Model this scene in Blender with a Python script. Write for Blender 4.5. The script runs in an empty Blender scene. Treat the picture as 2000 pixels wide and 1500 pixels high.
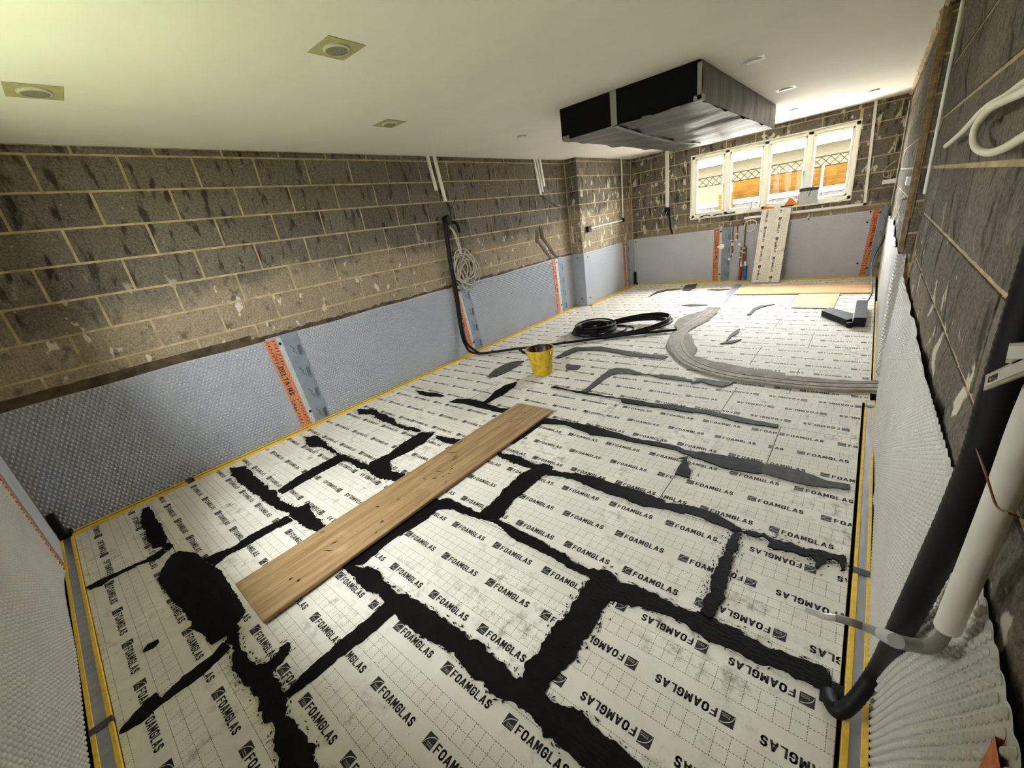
import bpy, bmesh, math, random
import numpy as np
from mathutils import Matrix, Vector
from mathutils.geometry import tessellate_polygon
random.seed(7); RNG = np.random.default_rng(7)
SC = bpy.context.scene; COL = SC.collection
# ------------------------------------------------------------------ camera
FPX, YAW, PITCH, ROLL = 788.84, 0.74329, -0.36590, -0.15466
CAM = np.array([4.14007, 0.32768, 1.56581])
_fw = np.array([-math.sin(YAW)*math.cos(PITCH), math.cos(YAW)*math.cos(PITCH), math.sin(PITCH)])
_rt = np.array([math.cos(YAW), math.sin(YAW), 0.0]); _up = np.cross(_rt, _fw)
CR = math.cos(ROLL)*_rt + math.sin(ROLL)*_up; CU = -math.sin(ROLL)*_rt + math.cos(ROLL)*_up
cd = bpy.data.cameras.new('camera'); cam = bpy.data.objects.new('camera', cd); COL.objects.link(cam)
cd.sensor_width = 36; cd.lens = FPX/2000*36; cd.clip_start = 0.02; cd.clip_end = 200
cam.matrix_world = Matrix(((CR[0], CU[0], -_fw[0], CAM[0]), (CR[1], CU[1], -_fw[1], CAM[1]), (CR[2], CU[2], -_fw[2], CAM[2]), (0, 0, 0, 1)))
SC.camera = cam
# ------------------------------------------------------------------ world, exposure
SKY, EXPO = 9.0, 2.95
w = bpy.data.worlds.new('world'); SC.world = w; w.use_nodes = True
bg = w.node_tree.nodes['Background']; bg.inputs[0].default_value = (0.93, 0.97, 1.0, 1); bg.inputs[1].default_value = SKY
SC.view_settings.view_transform = 'Standard'; SC.view_settings.look = 'None'
SC.view_settings.exposure = EXPO; SC.view_settings.gamma = 1.0; SC.view_settings.use_curve_mapping = False
SC.cycles.use_denoising = True; SC.cycles.max_bounces = 7; SC.cycles.diffuse_bounces = 5; SC.cycles.glossy_bounces = 2; SC.cycles.use_adaptive_sampling = True; SC.cycles.adaptive_threshold = .03
SC.cycles.transparent_max_bounces = 8; SC.cycles.use_light_tree = False; SC.cycles.caustics_reflective = False; SC.cycles.caustics_refractive = False
sl = bpy.data.lights.new('sun', 'SUN'); sl.energy = 8; sl.angle = .01; sl.color = (1, .96, .88)
so_ = bpy.data.objects.new('sun', sl); so_.rotation_euler = Vector((.75, -.10, -.65)).to_track_quat('-Z', 'Y').to_euler(); COL.objects.link(so_)
def portal(name, loc, rot, sx, sy):
    l = bpy.data.lights.new(name, 'AREA'); l.shape = 'RECTANGLE'; l.size = sx; l.size_y = sy; l.cycles.is_portal = True
    o = bpy.data.objects.new(name, l); o.location = loc; o.rotation_euler = rot; COL.objects.link(o)
portal('window_portal_back', (2.63, 9.32, 1.75), (-math.pi/2, 0, 0), 2.4, 1.08)
portal('window_portal_front', (1.875, -0.36, 1.685), (math.pi/2, 0, 0), 1.35, 1.03)

# ------------------------------------------------------------------ room size
W, L, YN, H = 4.34, 9.095, -0.14, 2.4945
DP, YP = 0.234, 6.982           # step in the left wall
MT = 0.945                      # top of membrane
def ray(px, py): return CR*((px-1000)/FPX) - CU*((py-750)/FPX) + _fw
def at(px, py, ax, v):          # the photo's point on a plane of the room
    d = ray(px, py); t = (v-CAM[ax])/d[ax]; return CAM + t*d
def fl(px, py, z=0.0): return at(px, py, 2, z)

# ------------------------------------------------------------------ materials
def lin(h):
    h = h.lstrip('#'); r = [int(h[i:i+2], 16)/255 for i in (0, 2, 4)]
    return tuple(((x+0.055)/1.055)**2.4 if x > 0.04045 else x/12.92 for x in r) + (1,)
class NT:
    def __init__(s, name):
        s.m = bpy.data.materials.new(name); s.m.use_nodes = True; s.t = s.m.node_tree; s.n = s.t.nodes
        s.p = s.n['Principled BSDF']
    def node(s, typ, **kw):
        x = s.n.new(typ)
        for k, v in kw.items(): setattr(x, k, v)
        return x
    def link(s, a, b): s.t.links.new(a, b)
    def val(s, sock, v):
        if hasattr(v, 'is_output') or isinstance(v, bpy.types.NodeSocket): s.link(v, sock)
        else: sock.default_value = v
    def math(s, op, a, b=0.0, c=None, clamp=False):
        x = s.node('ShaderNodeMath', operation=op, use_clamp=clamp); s.val(x.inputs[0], a); s.val(x.inputs[1], b)
        if c is not None: s.val(x.inputs[2], c)
        return x.outputs[0]
    def mix(s, f, a, b, mode='MIX'):
        x = s.node('ShaderNodeMix', data_type='RGBA', blend_type=mode); s.val(x.inputs[0], f); s.val(x.inputs[6], a); s.val(x.inputs[7], b); return x.outputs[2]
    def ramp(s, f, a, b):
        x = s.node('ShaderNodeMapRange', interpolation_type='SMOOTHSTEP'); s.val(x.inputs[0], f); x.inputs[1].default_value = a; x.inputs[2].default_value = b; return x.outputs[0]
    def noise(s, vec, scale, detail=4, rough=.6):
        x = s.node('ShaderNodeTexNoise'); s.link(vec, x.inputs['Vector']); x.inputs['Scale'].default_value = scale
        x.inputs['Detail'].default_value = detail; x.inputs['Roughness'].default_value = rough; return x.outputs[0]
    def mapping(s, vec, scale=(1, 1, 1), rot=(0, 0, 0)):
        x = s.node('ShaderNodeMapping'); s.link(vec, x.inputs[0]); x.inputs['Scale'].default_value = scale; x.inputs['Rotation'].default_value = rot; return x.outputs[0]
    def obj(s): return s.node('ShaderNodeTexCoord').outputs['Object']
    def pos(s): return s.node('ShaderNodeNewGeometry').outputs['Position']
    def bump(s, h, strength=.3, dist=.01):
        x = s.node('ShaderNodeBump'); x.inputs['Strength'].default_value = strength; x.inputs['Distance'].default_value = dist
        s.link(h, x.inputs['Height']); s.link(x.outputs[0], s.p.inputs['Normal'])
    def sep(s, v):
        x = s.node('ShaderNodeSeparateXYZ'); s.link(v, x.inputs[0]); return x.outputs
    def rough(s, v): s.val(s.p.inputs['Roughness'], v)
    def color(s, v): s.val(s.p.inputs['Base Color'], v)
def simple(name, hexc, rough=.6, metal=0, var=.12, scale=12, bump=0.0, spec=.5):
    t = NT(name); c = lin(hexc); n = t.noise(t.pos(), scale, 5)
    d = tuple(x*(1-2*var) for x in c[:3])+(1,); b = tuple(min(1, x*(1+var)) for x in c[:3])+(1,)
    t.color(t.mix(t.ramp(n, .3, .7), d, b)); t.rough(rough); t.p.inputs['Metallic'].default_value = metal
    t.p.inputs['Specular IOR Level'].default_value = spec
    if bump: t.bump(t.noise(t.pos(), scale*6, 4), bump, .004)
    return t.m
M = {}
M['mortar'] = simple('mortar', '#bda77d', .95, var=.15, scale=9, bump=.5)
M['ceiling'] = simple('ceiling_plaster', '#f0ece2', .9, var=.02, scale=1.2, bump=.03)
M['black'] = simple('black_plastic', '#0b0b0c', .6, var=.1, spec=.25)
M['rubber'] = simple('black_rubber', '#0b0b0c', .6, var=.2, spec=.3)
M['white'] = simple('white_plastic', '#e6e3da', .45, var=.03)
M['cream'] = simple('cream_frame', '#f6f3e6', .4, var=.02)
M['yellow'] = simple('yellow_foam', '#e6bd45', .8, var=.08, scale=30)
M['groove'] = simple('brown_gap', '#5d4a1e', .9)
M['grey_cable'] = simple('grey_cable', '#7f7d76', .5, var=.06)
M['lightcable'] = simple('pale_cable', '#b3aea0', .5, var=.06)
M['cream_cable'] = simple('cream_cable', '#ddd6bd', .5, var=.04)
M['copper'] = simple('copper', '#8f5a3c', .45, metal=.6, var=.2)
M['red'] = simple('red_lagging', '#a83a2c', .7); M['blue'] = simple('blue_lagging', '#2f6ba5', .7)
M['orange'] = simple('orange_print', '#cf7338', .7, var=.15, scale=60)
M['tape_grey'] = simple('grey_joint_tape', '#7d8790', .45, var=.06)
M['lap'] = simple('pale_lap', '#b9bcbd', .6, var=.05)
M['ink'] = simple('black_ink', '#1b1a18', .7, var=.05)
M['paper_white'] = simple('white_print', '#d9d6c9', .7, var=.03)
M['darkbase'] = simple('dark_subfloor', '#14120f', .95)
M['timber'] = simple('old_timber', '#8d7656', .8, var=.2, scale=25)
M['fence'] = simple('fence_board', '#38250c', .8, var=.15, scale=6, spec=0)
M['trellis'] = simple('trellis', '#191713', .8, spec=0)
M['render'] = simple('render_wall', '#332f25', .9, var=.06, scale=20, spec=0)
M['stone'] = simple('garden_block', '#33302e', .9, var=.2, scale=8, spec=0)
M['coping'] = simple('pale_coping', '#6c6b66', .8, var=.03, spec=0)
M['grass'] = simple('lawn', '#8d9470', .95, var=.2, scale=30)
M['slab'] = simple('paving', '#c9c6bd', .9, var=.1)
M['window_board'] = simple('window_board', '#dcd8c4', .6, var=.1, scale=15)
M['steel'] = simple('steel', '#a8a8a4', .35, metal=.8)
M['orange_block'] = simple('orange_tool', '#e08a2a', .6)
M['tape_brown'] = simple('masking_tape', '#b6ad82', .7, var=.06, scale=40)
M['film'] = simple('clear_film', '#c8c6ba', .3, var=.05)
M['lamp_disc'] = simple('lamp_disc', '#8f8b76', .5, var=.15, scale=60)
M['tag'] = simple('label_tag', '#b5aa98', .7, var=.15); M['tagpaper'] = simple('label_paper', '#c9c6ba', .6, var=.03)
M['patch'] = simple('dark_tape', '#3f4440', .5, var=.1)
M['bitumen_wall'] = simple('bitumen_edge', '#52442f', .9, var=.3, scale=10)

# foil
t = NT('foil'); n = t.noise(t.mapping(t.pos(), (1, .25, 1)), 30, 4); t.color(t.mix(n, lin('#8d9096'), lin('#c5c8cc'))); t.rough(.32); t.p.inputs['Metallic'].default_value = .75; t.bump(n, .5, .004); M['foil'] = t.m
# bitumen
t = NT('bitumen'); n = t.noise(t.pos(), 18, 6); t.color(t.mix(t.ramp(n, .35, .75), lin('#070605'), lin('#14110e'))); t.p.inputs['Specular IOR Level'].default_value = .12; t.rough(t.mix(n, (.5,)*3+(1,), (.8,)*3+(1,))); t.bump(t.noise(t.mapping(t.pos(), (1, 4, 1)), 25, 5), .5, .004); M['bitumen'] = t.m
t = NT('bitumen_dry'); n = t.noise(t.pos(), 18, 6); t.color(t.mix(t.ramp(n, .35, .75), lin('#35312c'), lin('#55504a'))); t.rough(.8); t.bump(n, .4, .004); M['bitumen_dry'] = t.m
# screed track
t = NT('screed'); n = t.noise(t.pos(), 7, 6); n2 = t.noise(t.pos(), 45, 4); t.color(t.mix(t.ramp(n2, .55, .75), t.mix(t.ramp(n, .3, .7), lin('#766e62'), lin('#9b9386')), lin('#5c554b'))); t.rough(.9); t.bump(n2, .4, .006); M['screed'] = t.m
M['screed_pale'] = simple('screed_pale', '#a39b8e', .9, var=.15, scale=14, bump=.3)
# board facing with dashed guide lines
t = NT('board_facing'); o = t.obj(); x, y, z = t.sep(o)
m = t.math('FLOORED_MODULO', t.math('SUBTRACT', y, .133), .2)
def near(v, c, hw): return t.math('LESS_THAN', t.math('ABSOLUTE', t.math('SUBTRACT', v, c)), hw)
hl = t.math('MAXIMUM', t.math('MAXIMUM', near(m, .0018, .0011), near(m, .045, .0011)), near(m, .09, .0011))
dash = t.math('LESS_THAN', t.math('FLOORED_MODULO', x, .0095), .0058)
hl = t.math('MULTIPLY', hl, dash)
vx = near(t.math('FLOORED_MODULO', x, .0445), .022, .0011)
vd = t.math('MULTIPLY', t.math('LESS_THAN', m, .09), t.math('LESS_THAN', t.math('FLOORED_MODULO', y, .0095), .0058))
lines = t.math('MAXIMUM', hl, t.math('MULTIPLY', vx, vd))
p = t.pos(); n = t.noise(p, 2.2, 5); n2 = t.noise(p, 14, 6, .7); n3 = t.noise(p, 60, 3)
base = t.mix(t.ramp(n, .3, .75), lin('#d6d1c4'), lin('#e9e5da'))
sm = t.math('MULTIPLY', t.ramp(n, .42, .66), t.ramp(n2, .47, .70))
base = t.mix(t.math('MULTIPLY', sm, .75), base, lin('#6e675c'))
base = t.mix(t.math('MULTIPLY', t.ramp(n3, .67, .72), t.ramp(n2, .52, .6)), base, lin('#3a352e'))
t.color(t.mix(t.math('MULTIPLY', lines, .85), base, lin('#38352f'))); t.p.inputs['Specular IOR Level'].default_value = .25; t.rough(.75); t.bump(n2, .08, .004); M['facing'] = t.m
M['board_edge'] = simple('board_edge', '#1d1c1a', .9)
# blockwork
def block_mat(name, tan_top, fleck, tan_amt=1.0, fth=.62):
    t = NT(name); p = t.pos(); z = t.sep(p)[2]
    inf = t.node('ShaderNodeObjectInfo').outputs['Random']
    big = t.noise(p, 1.1, 4); fine = t.noise(p, 70, 4, .7); mid = t.noise(p, 9, 5)
    tool = t.noise(t.mapping(p, (1, 1, .28), (.5, .0, .0)), 16, 4, .55)
    dark = t.mix(inf, lin('#5f594f'), lin('#7c7467'))
    dark = t.mix(t.ramp(fine, .3, .7), t.mix(.5, dark, lin('#332f29')), t.mix(.35, dark, lin('#948b78')))
    dark = t.mix(t.math('MULTIPLY', t.ramp(tool, .54, .66), .75), dark, lin('#1f1d19'))
    tan = t.mix(t.ramp(fine, .3, .75), lin('#7d705a'), lin('#a89a80'))
    tan = t.mix(t.math('MULTIPLY', t.ramp(mid, .55, .68), .8), tan, lin('#575146'))
    tz = t.math('ADD', t.math('MULTIPLY', t.math('SUBTRACT', tan_top, z), 3.2), t.math('MULTIPLY', t.math('SUBTRACT', big, .5), 2.6))
    c = t.mix(t.math('MULTIPLY', t.ramp(tz, -.2, .5), tan_amt), dark, tan)
    fl1 = t.noise(t.mapping(p, (1, 1, .6)), 11, 3, .5); fz = t.ramp(t.math('SUBTRACT', fleck, z), -.35, .15)
    c = t.mix(t.math('MULTIPLY', t.math('MULTIPLY', t.ramp(fl1, fth, fth+.04), fz), .85), c, lin('#cfc7b2'))
    sp = t.noise(p, 26, 2); c = t.mix(t.math('MULTIPLY', t.ramp(sp, .71, .74), .7), c, lin('#b5ad98'))
    t.color(c); t.rough(.95); t.p.inputs['Specular IOR Level'].default_value = .2
    t.bump(t.math('ADD', t.math('MULTIPLY', fine, .5), t.math('MULTIPLY', tool, -1.2)), .7, .012); return t.m
M['block_left'] = block_mat('block_left', 1.5, 1.45, fth=.63)
M['block_back'] = block_mat('block_back', 1.15, 2.6, .8, fth=.60)
M['block_pier'] = block_mat('block_pier', 1.75, 2.1, fth=.585)
M['block_right'] = block_mat('block_right', 1.0, 1.2, .7)
# membranes
def membrane(name, a, rough=.33, trans=.0):
    t = NT(name); n = t.noise(t.pos(), 3, 4); c = lin(a); t.color(t.mix(n, tuple(x*.85 for x in c[:3])+(1,), tuple(min(1, x*1.1) for x in c[:3])+(1,))); t.rough(rough); return t.m
M['mem'] = membrane('membrane_grey', '#a6aab0'); M['mem_pale'] = membrane('membrane_pale', '#c4c1b9', .35); M['mem_back'] = membrane('membrane_back', '#b6b7bb', .33)
# timber
def wood(name, a, b, axis_scale, dark=None):
    t = NT(name); o = t.obj(); n = t.noise(t.mapping(o, axis_scale), 6, 6, .65); n2 = t.noise(o, 5, 4); c = t.mix(t.ramp(n, .3, .7), lin(a), lin(b))
    c = t.mix(t.math('MULTIPLY', t.ramp(n2, .55, .75), .35), c, lin('#c9b58f'))
    if dark:
        n3 = t.noise(t.mapping(o, (1, .5, 1)), 22, 3); c = t.mix(t.math('MULTIPLY', t.ramp(n3, .69, .72), .9), c, lin(dark))
    t.color(c); t.rough(.7); t.bump(n, .15, .003); return t.m
M['plank'] = wood('plank_wood', '#826640', '#ab8d63', (6, .35, 6), '#2c2318')
M['ply'] = wood('ply_wood', '#b48c5c', '#cba876', (.3, 4, 4)); M['hardboard'] = simple('hardboard', '#c2ad80', .7, var=.06, scale=6)
# bucket
t = NT('bucket_yellow'); n = t.noise(t.mapping(t.pos(), (1, 1, .5)), 30, 5); t.color(t.mix(t.math('MULTIPLY', t.ramp(n, .42, .68), .75), lin('#cfae1c'), lin('#83701a'))); t.rough(.45); M['bucket'] = t.m
t = NT('bucket_inside'); n = t.noise(t.mapping(t.pos(), (1, 1, .3)), 40, 4); t.color(t.mix(t.ramp(n, .52, .64), lin('#140d08'), lin('#8f5c16'))); t.rough(.5); M['bucket_in'] = t.m
# sheeting on the duct box
t = NT('grey_sheeting'); n = t.noise(t.mapping(t.pos(), (1, 6, 1)), 3, 4); t.color(t.mix(n, lin('#3d3b39'), lin('#6f6c68'))); t.rough(.3); t.p.inputs['Metallic'].default_value = .25; t.bump(t.noise(t.mapping(t.pos(), (1, 9, 1)), 5, 4), .5, .03); M['sheet'] = t.m
t = NT('grey_sheeting_side'); n = t.noise(t.mapping(t.pos(), (1, 7, .3)), 4, 4); t.color(t.mix(n, lin('#2f2d2b'), lin('#5e5b57'))); t.rough(.35); t.p.inputs['Metallic'].default_value = .2; t.bump(n, .4, .02); M['sheet_side'] = t.m
M['duct_black'] = simple('duct_black', '#0a0a0b', .8, var=.1, spec=.15)
M['duct_tape'] = simple('duct_tape', '#8b8880', .4, var=.05)
t = NT('pane_glass'); tr = t.node('ShaderNodeBsdfTransparent'); gl = t.node('ShaderNodeBsdfGlossy'); gl.inputs['Roughness'].default_value = .02; mx = t.node('ShaderNodeMixShader'); fr = t.node('ShaderNodeFresnel'); fr.inputs[0].default_value = 1.1
t.link(fr.outputs[0], mx.inputs[0]); t.link(tr.outputs[0], mx.inputs[1]); t.link(gl.outputs[0], mx.inputs[2]); t.link(mx.outputs[0], t.n['Material Output'].inputs[0]); M['glass'] = t.m

# ------------------------------------------------------------------ builders
def base_of(par):
    b = Vector((0, 0, 0))
    while par is not None: b += par.location; par = par.parent
    return b
def link(name, me, mat=None, parent=None, smooth=False):
    if mat is not None and not me.materials:
        for x in (mat if isinstance(mat, (list, tuple)) else [mat]): me.materials.append(M[x] if isinstance(x, str) else x)
    if smooth: me.polygons.foreach_set('use_smooth', [True]*len(me.polygons))
    o = bpy.data.objects.new(name, me); COL.objects.link(o)
    if parent is not None: o.parent = parent
    return o
class MB:                        # collects shapes in room coordinates, links them as one mesh
    def __init__(s): s.v = []; s.f = []; s.mi = []
    def add(s, vs, fs, mi=0):
        k = len(s.v); s.v += [tuple(map(float, v)) for v in vs]; s.f += [tuple(i+k for i in f) for f in fs]; s.mi += [mi]*len(fs); return s
    def box(s, a, b, mi=0, ch=0.0):
        x0, y0, z0 = a; x1, y1, z1 = b
        if ch <= 0:
            return s.add([(x0, y0, z0), (x1, y0, z0), (x1, y1, z0), (x0, y1, z0), (x0, y0, z1), (x1, y0, z1), (x1, y1, z1), (x0, y1, z1)],
                  [(0, 3, 2, 1), (4, 5, 6, 7), (0, 1, 5, 4), (1, 2, 6, 5), (2, 3, 7, 6), (3, 0, 4, 7)], mi)
        bm = bmesh.new(); bmesh.ops.create_cube(bm, size=1)
        for v in bm.verts: v.co = Vector(((x0+x1)/2+v.co.x*(x1-x0), (y0+y1)/2+v.co.y*(y1-y0), (z0+z1)/2+v.co.z*(z1-z0)))
        bmesh.ops.bevel(bm, geom=bm.edges[:], offset=ch, segments=1, affect='EDGES', profile=.5); s.bm(bm, mi); return s
    def bm(s, bm, mi=0):
        bm.verts.index_update(); s.add([v.co[:] for v in bm.verts], [[v.index for v in f.verts] for f in bm.faces], mi); bm.free(); return s
    def obox(s, o, ax, ay, az, mi=0):   # box from corner o and three edge vectors
        o, ax, ay, az = map(np.array, (o, ax, ay, az))
        return s.add([o, o+ax, o+ax+ay, o+ay, o+az, o+ax+az, o+ax+ay+az, o+ay+az], [(0, 3, 2, 1), (4, 5, 6, 7), (0, 1, 5, 4), (1, 2, 6, 5), (2, 3, 7, 6), (3, 0, 4, 7)], mi)
    def tube(s, pts, r, n=10, smooth=6, closed=False, mi=0, ridge=0.0):
        P = catmull(pts, smooth, closed); R = r if callable(r) else (lambda q: r)
        m = len(P); T = np.gradient(P, axis=0); T /= np.linalg.norm(T, axis=1)[:, None]+1e-12
        a = np.cross(T[0], (0, 0, 1)); a = a if np.linalg.norm(a) > .1 else np.cross(T[0], (1, 0, 0)); a /= np.linalg.norm(a)
        vs = []
        for i in range(m):
            a = a - T[i]*(a@T[i]); a /= np.linalg.norm(a); b = np.cross(T[i], a); rr = R(i/(m-1)) + (ridge if i % 2 else 0)
            for k in range(n):
                q = 2*math.pi*k/n; vs.append(P[i]+rr*(math.cos(q)*a+math.sin(q)*b))
        fs = [(i*n+k, i*n+(k+1) % n, (i+1)*n+(k+1) % n, (i+1)*n+k) for i in range(m-1) for k in range(n)]
        fs += [tuple(range(n))[::-1], tuple((m-1)*n+k for k in range(n))]
        return s.add(vs, fs, mi)
    def lathe(s, c, prof, n=24, mi=0, axis=2, cap=True):
        vs = []; k = len(prof)
        for r, h in prof:
            for i in range(n):
                q = 2*math.pi*i/n; v = [r*math.cos(q), r*math.sin(q), h]
                if axis == 1: v = [v[0], h, v[1]]
                if axis == 0: v = [h, v[0], v[1]]
                vs.append(np.array(v)+c)
        fs = [(j*n+i, j*n+(i+1) % n, (j+1)*n+(i+1) % n, (j+1)*n+i) for j in range(k-1) for i in range(n)]
        fs += [tuple(range(n))[::-1]]+([tuple((k-1)*n+i for i in range(n))] if cap else [])
        return s.add(vs, fs, mi)
    def prism(s, poly, h, mi=0):       # poly: list of 3D points (flat), h: offset vector
        n = len(poly); A = [np.array(p, float) for p in poly]; B = [p+np.array(h) for p in A]
        return s.add(A+B, [tuple(range(n))[::-1], tuple(range(n, 2*n))]+[(i, (i+1) % n, n+(i+1) % n, n+i) for i in range(n)], mi)
    def build(s, name, mat, parent=None, smooth=False):
        b = base_of(parent); me = bpy.data.meshes.new(name)
        me.from_pydata([(x-b.x, y-b.y, z-b.z) for x, y, z in s.v], [], s.f)
        for x in (mat if isinstance(mat, (list, tuple)) else [mat]): me.materials.append(M[x])
        if len(set(s.mi)) > 1: me.polygons.foreach_set('material_index', s.mi)
        me.validate(); me.update()
        bm = bmesh.new(); bm.from_mesh(me); bmesh.ops.recalc_face_normals(bm, faces=bm.faces); bm.to_mesh(me); bm.free()
        if smooth:
            me.polygons.foreach_set('use_smooth', [True]*len(me.polygons)); me.set_sharp_from_angle(angle=math.radians(40))
        return link(name, me, None, parent)
def catmull(pts, n=6, closed=False):
    P = np.array(pts, float)
    if len(P) < 3 or n <= 1: return P
    if closed: Q = np.vstack([P[-1], P, P[0], P[1]])
    else: Q = np.vstack([2*P[0]-P[1], P, 2*P[-1]-P[-2]])
    out = []
    for i in range(1, len(Q)-2):
        for k in range(n):
            u = k/n; a, b, c, d = Q[i-1], Q[i], Q[i+1], Q[i+2]
            out.append(.5*((2*b)+(-a+c)*u+(2*a-5*b+4*c-d)*u*u+(-a+3*b-3*c+d)*u**3))
    out.append(Q[-2]); return np.array(out)
def tag(o, label, cat, group=None):
    o['label'] = label; o['category'] = cat
    if group: o['group'] = group
    return o
def thing(name, label, cat, loc, group=None):
    o = bpy.data.objects.new(name, None); o.location = loc; o.empty_display_size = .05; COL.objects.link(o); return tag(o, label, cat, group)
def struct(o): o['kind'] = 'structure'; return o
_tx = {}
def _arc(cx, cy, rx, ry, a0, a1, n=7): return [(cx+rx*math.cos(math.radians(a)), cy+ry*math.sin(math.radians(a))) for a in np.linspace(a0, a1, n)]
GLY = {'F': [[(0, 0), (0, 1), (.8, 1)], [(0, .52), (.68, .52)]], 'L': [[(0, 1), (0, 0), (.75, 0)]], 'E': [[(.8, 1), (0, 1), (0, 0), (.8, 0)], [(0, .52), (.7, .52)]], 'T': [[(0, 1), (.9, 1)], [(.45, 1), (.45, 0)]], '-': [[(0, .45), (.45, .45)]],
 'O': [[(0, .3)]+_arc(.42, .28, .42, .28, 180, 360)+_arc(.42, .72, .42, .28, 0, 180)+[(0, .28)]], 'A': [[(0, 0), (.42, 1), (.5, 1), (.92, 0)], [(.16, .27), (.76, .27)]], 'M': [[(0, 0), (0, 1), (.1, 1), (.5, .25), (.9, 1), (1, 1), (1, 0)]],
 'G': [_arc(.42, .72, .42, .28, 10, 180)+_arc(.42, .28, .42, .28, 180, 360)+[(.84, .47), (.45, .47)]], 'S': [_arc(.4, .74, .38, .26, 15, 270)+_arc(.4, .25, .4, .25, 90, -165)], 'D': [[(0, 0), (0, 1), (.35, 1)]+_arc(.4, .7, .42, .3, 80, 0, 4)+_arc(.4, .3, .42, .3, 0, -80, 4)+[(.35, 0), (0, 0)]], 'C': [_arc(.42, .72, .42, .28, 10, 180)+_arc(.42, .28, .42, .28, 180, 350)]}
def strokes(s, st=.25):                      # heavy condensed capitals
    V, F, x0 = [], [], 0.0
    for ch in s:
        wd = max(p[0] for l in GLY[ch] for p in l); sx = .66
        for l in GLY[ch]:
            for (ax, ay), (bx_, by_) in zip(l[:-1], l[1:]):
                a, b = np.array((x0+ax*sx, ay)), np.array((x0+bx_*sx, by_)); d = b-a; n_ = np.linalg.norm(d)
                if n_ < 1e-6: continue
                d /= n_; q = np.array((-d[1], d[0]))*st/2*(.8 if abs(d[0]) > .9 else 1); a = a-d*st*.36; b = b+d*st*.36; k = len(V)
                V += [a-q, b-q, b+q, a+q]; F.append((k, k+1, k+2, k+3))
        x0 += wd*sx+.40
    return np.array(V), F
def text2d(s, wid, hei, bold=.012, res=2):   # flat lettering as 2D polygons, filling wid x hei
    key = (s, bold, res)
    if key not in _tx and all(ch in GLY for ch in s):
        v, f = strokes(s); v -= v.min(0); v /= v.max(0); _tx[key] = (v, f)
    if key not in _tx:
        c = bpy.data.curves.new('lettering', 'FONT'); c.body = s; c.offset = bold; c.resolution_u = res; c.fill_mode = 'FRONT'; c.space_character = 1.06
        o = bpy.data.objects.new('lettering', c); COL.objects.link(o)
        dg = bpy.context.evaluated_depsgraph_get(); me = bpy.data.meshes.new_from_object(o.evaluated_get(dg))
        v = np.array([x.co[:2] for x in me.vertices]); f = [tuple(p.vertices) for p in me.polygons]
        bpy.data.objects.remove(o); bpy.data.curves.remove(c); bpy.data.meshes.remove(me)
        v -= v.min(0); v /= v.max(0); _tx[key] = (v, f)
    v, f = _tx[key]; return v*(wid, hei), f

# ------------------------------------------------------------------ the floor base
mb = MB().box((-.05, YN-.05, -.20), (W+.35, L+.02, -.052)); floor = struct(mb.build('floor', 'darkbase'))
# ---- foam glass boards with their print
def logo(x, y, s):
    V = [(x, y), (x+s, y), (x+s, y+s), (x, y+s)]; out = [(np.array(V), [(0, 1, 2, 3)], 0)]
    A = [(x+s*(1-.95*math.cos(a)), y+s*.06+s*.86*math.sin(a)) for a in np.linspace(.05, 1.5, 9)]
    B = [(x+s*(1-.95*math.cos(a))+.0012, y+s*.06+s*.86*math.sin(a)-.0022) for a in np.linspace(.05, 1.5, 9)]
    out.append((np.array(A+B), [(i, 9+i, 10+i, i+1) for i in range(8)], 1))
    for s_, yy in (('Owens', .30), ('Corning', .12)):
        v, f = text2d(s_, s*.6, s*.14, 0, 1); out.append((v+(x+s*.32, y+s*yy), f, 1))
    return out
def print_mesh(w, h, ph):
    bm = bmesh.new()
    tv, tf = text2d('FOAMGLAS', .203, .034, .014, 3)
    for r in range(-1, 4):
        y = .072+.2*r; x0 = (ph + [0.165, .212, .032][r % 3]) % .325 - .65
        # rows shift against each other
        x0 = (ph + .212 + r*.19) % .325 - .325
        while x0 < w:
            parts = logo(x0, y, .042) + [(tv+(x0+.052, y+.002), tf, 0)]
            for v, f, mi in parts:
                vs = [bm.verts.new((p[0], p[1], .0006 if mi == 0 else .0009)) for p in v]
                for q in f:
                    try: fc = bm.faces.new([vs[i] for i in q]); fc.material_index = mi
                    except ValueError: pass
            x0 += .325
    for co, no in (((.004, 0, 0), (-1, 0, 0)), ((w-.004, 0, 0), (1, 0, 0)), ((0, .004, 0), (0, -1, 0)), ((0, h-.004, 0), (0, 1, 0))):
        bmesh.ops.bisect_plane(bm, geom=bm.verts[:]+bm.edges[:]+bm.faces[:], plane_co=co, plane_no=no, clear_outer=True)
    me = bpy.data.meshes.new('board_print'); bm.to_mesh(me); bm.free(); me.materials.append(M['ink']); me.materials.append(M['paper_white']); return me
_bm, _pm = {}, {}
def board_mesh(w, h, th=.05):
    key = (round(w, 2), round(h, 2), th)
    if key not in _bm:
        m = MB().box((.0, .0, -th), (w, h, 0), 0, .002); me = bpy.data.meshes.new('insulation_board')
        me.from_pydata(m.v, [], m.f); me.materials.append(M['facing']); me.materials.append(M['board_edge'])
        for p in me.polygons: p.material_index = 0 if p.normal.z > .3 else 1
        _bm[key] = me
    return _bm[key]
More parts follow.
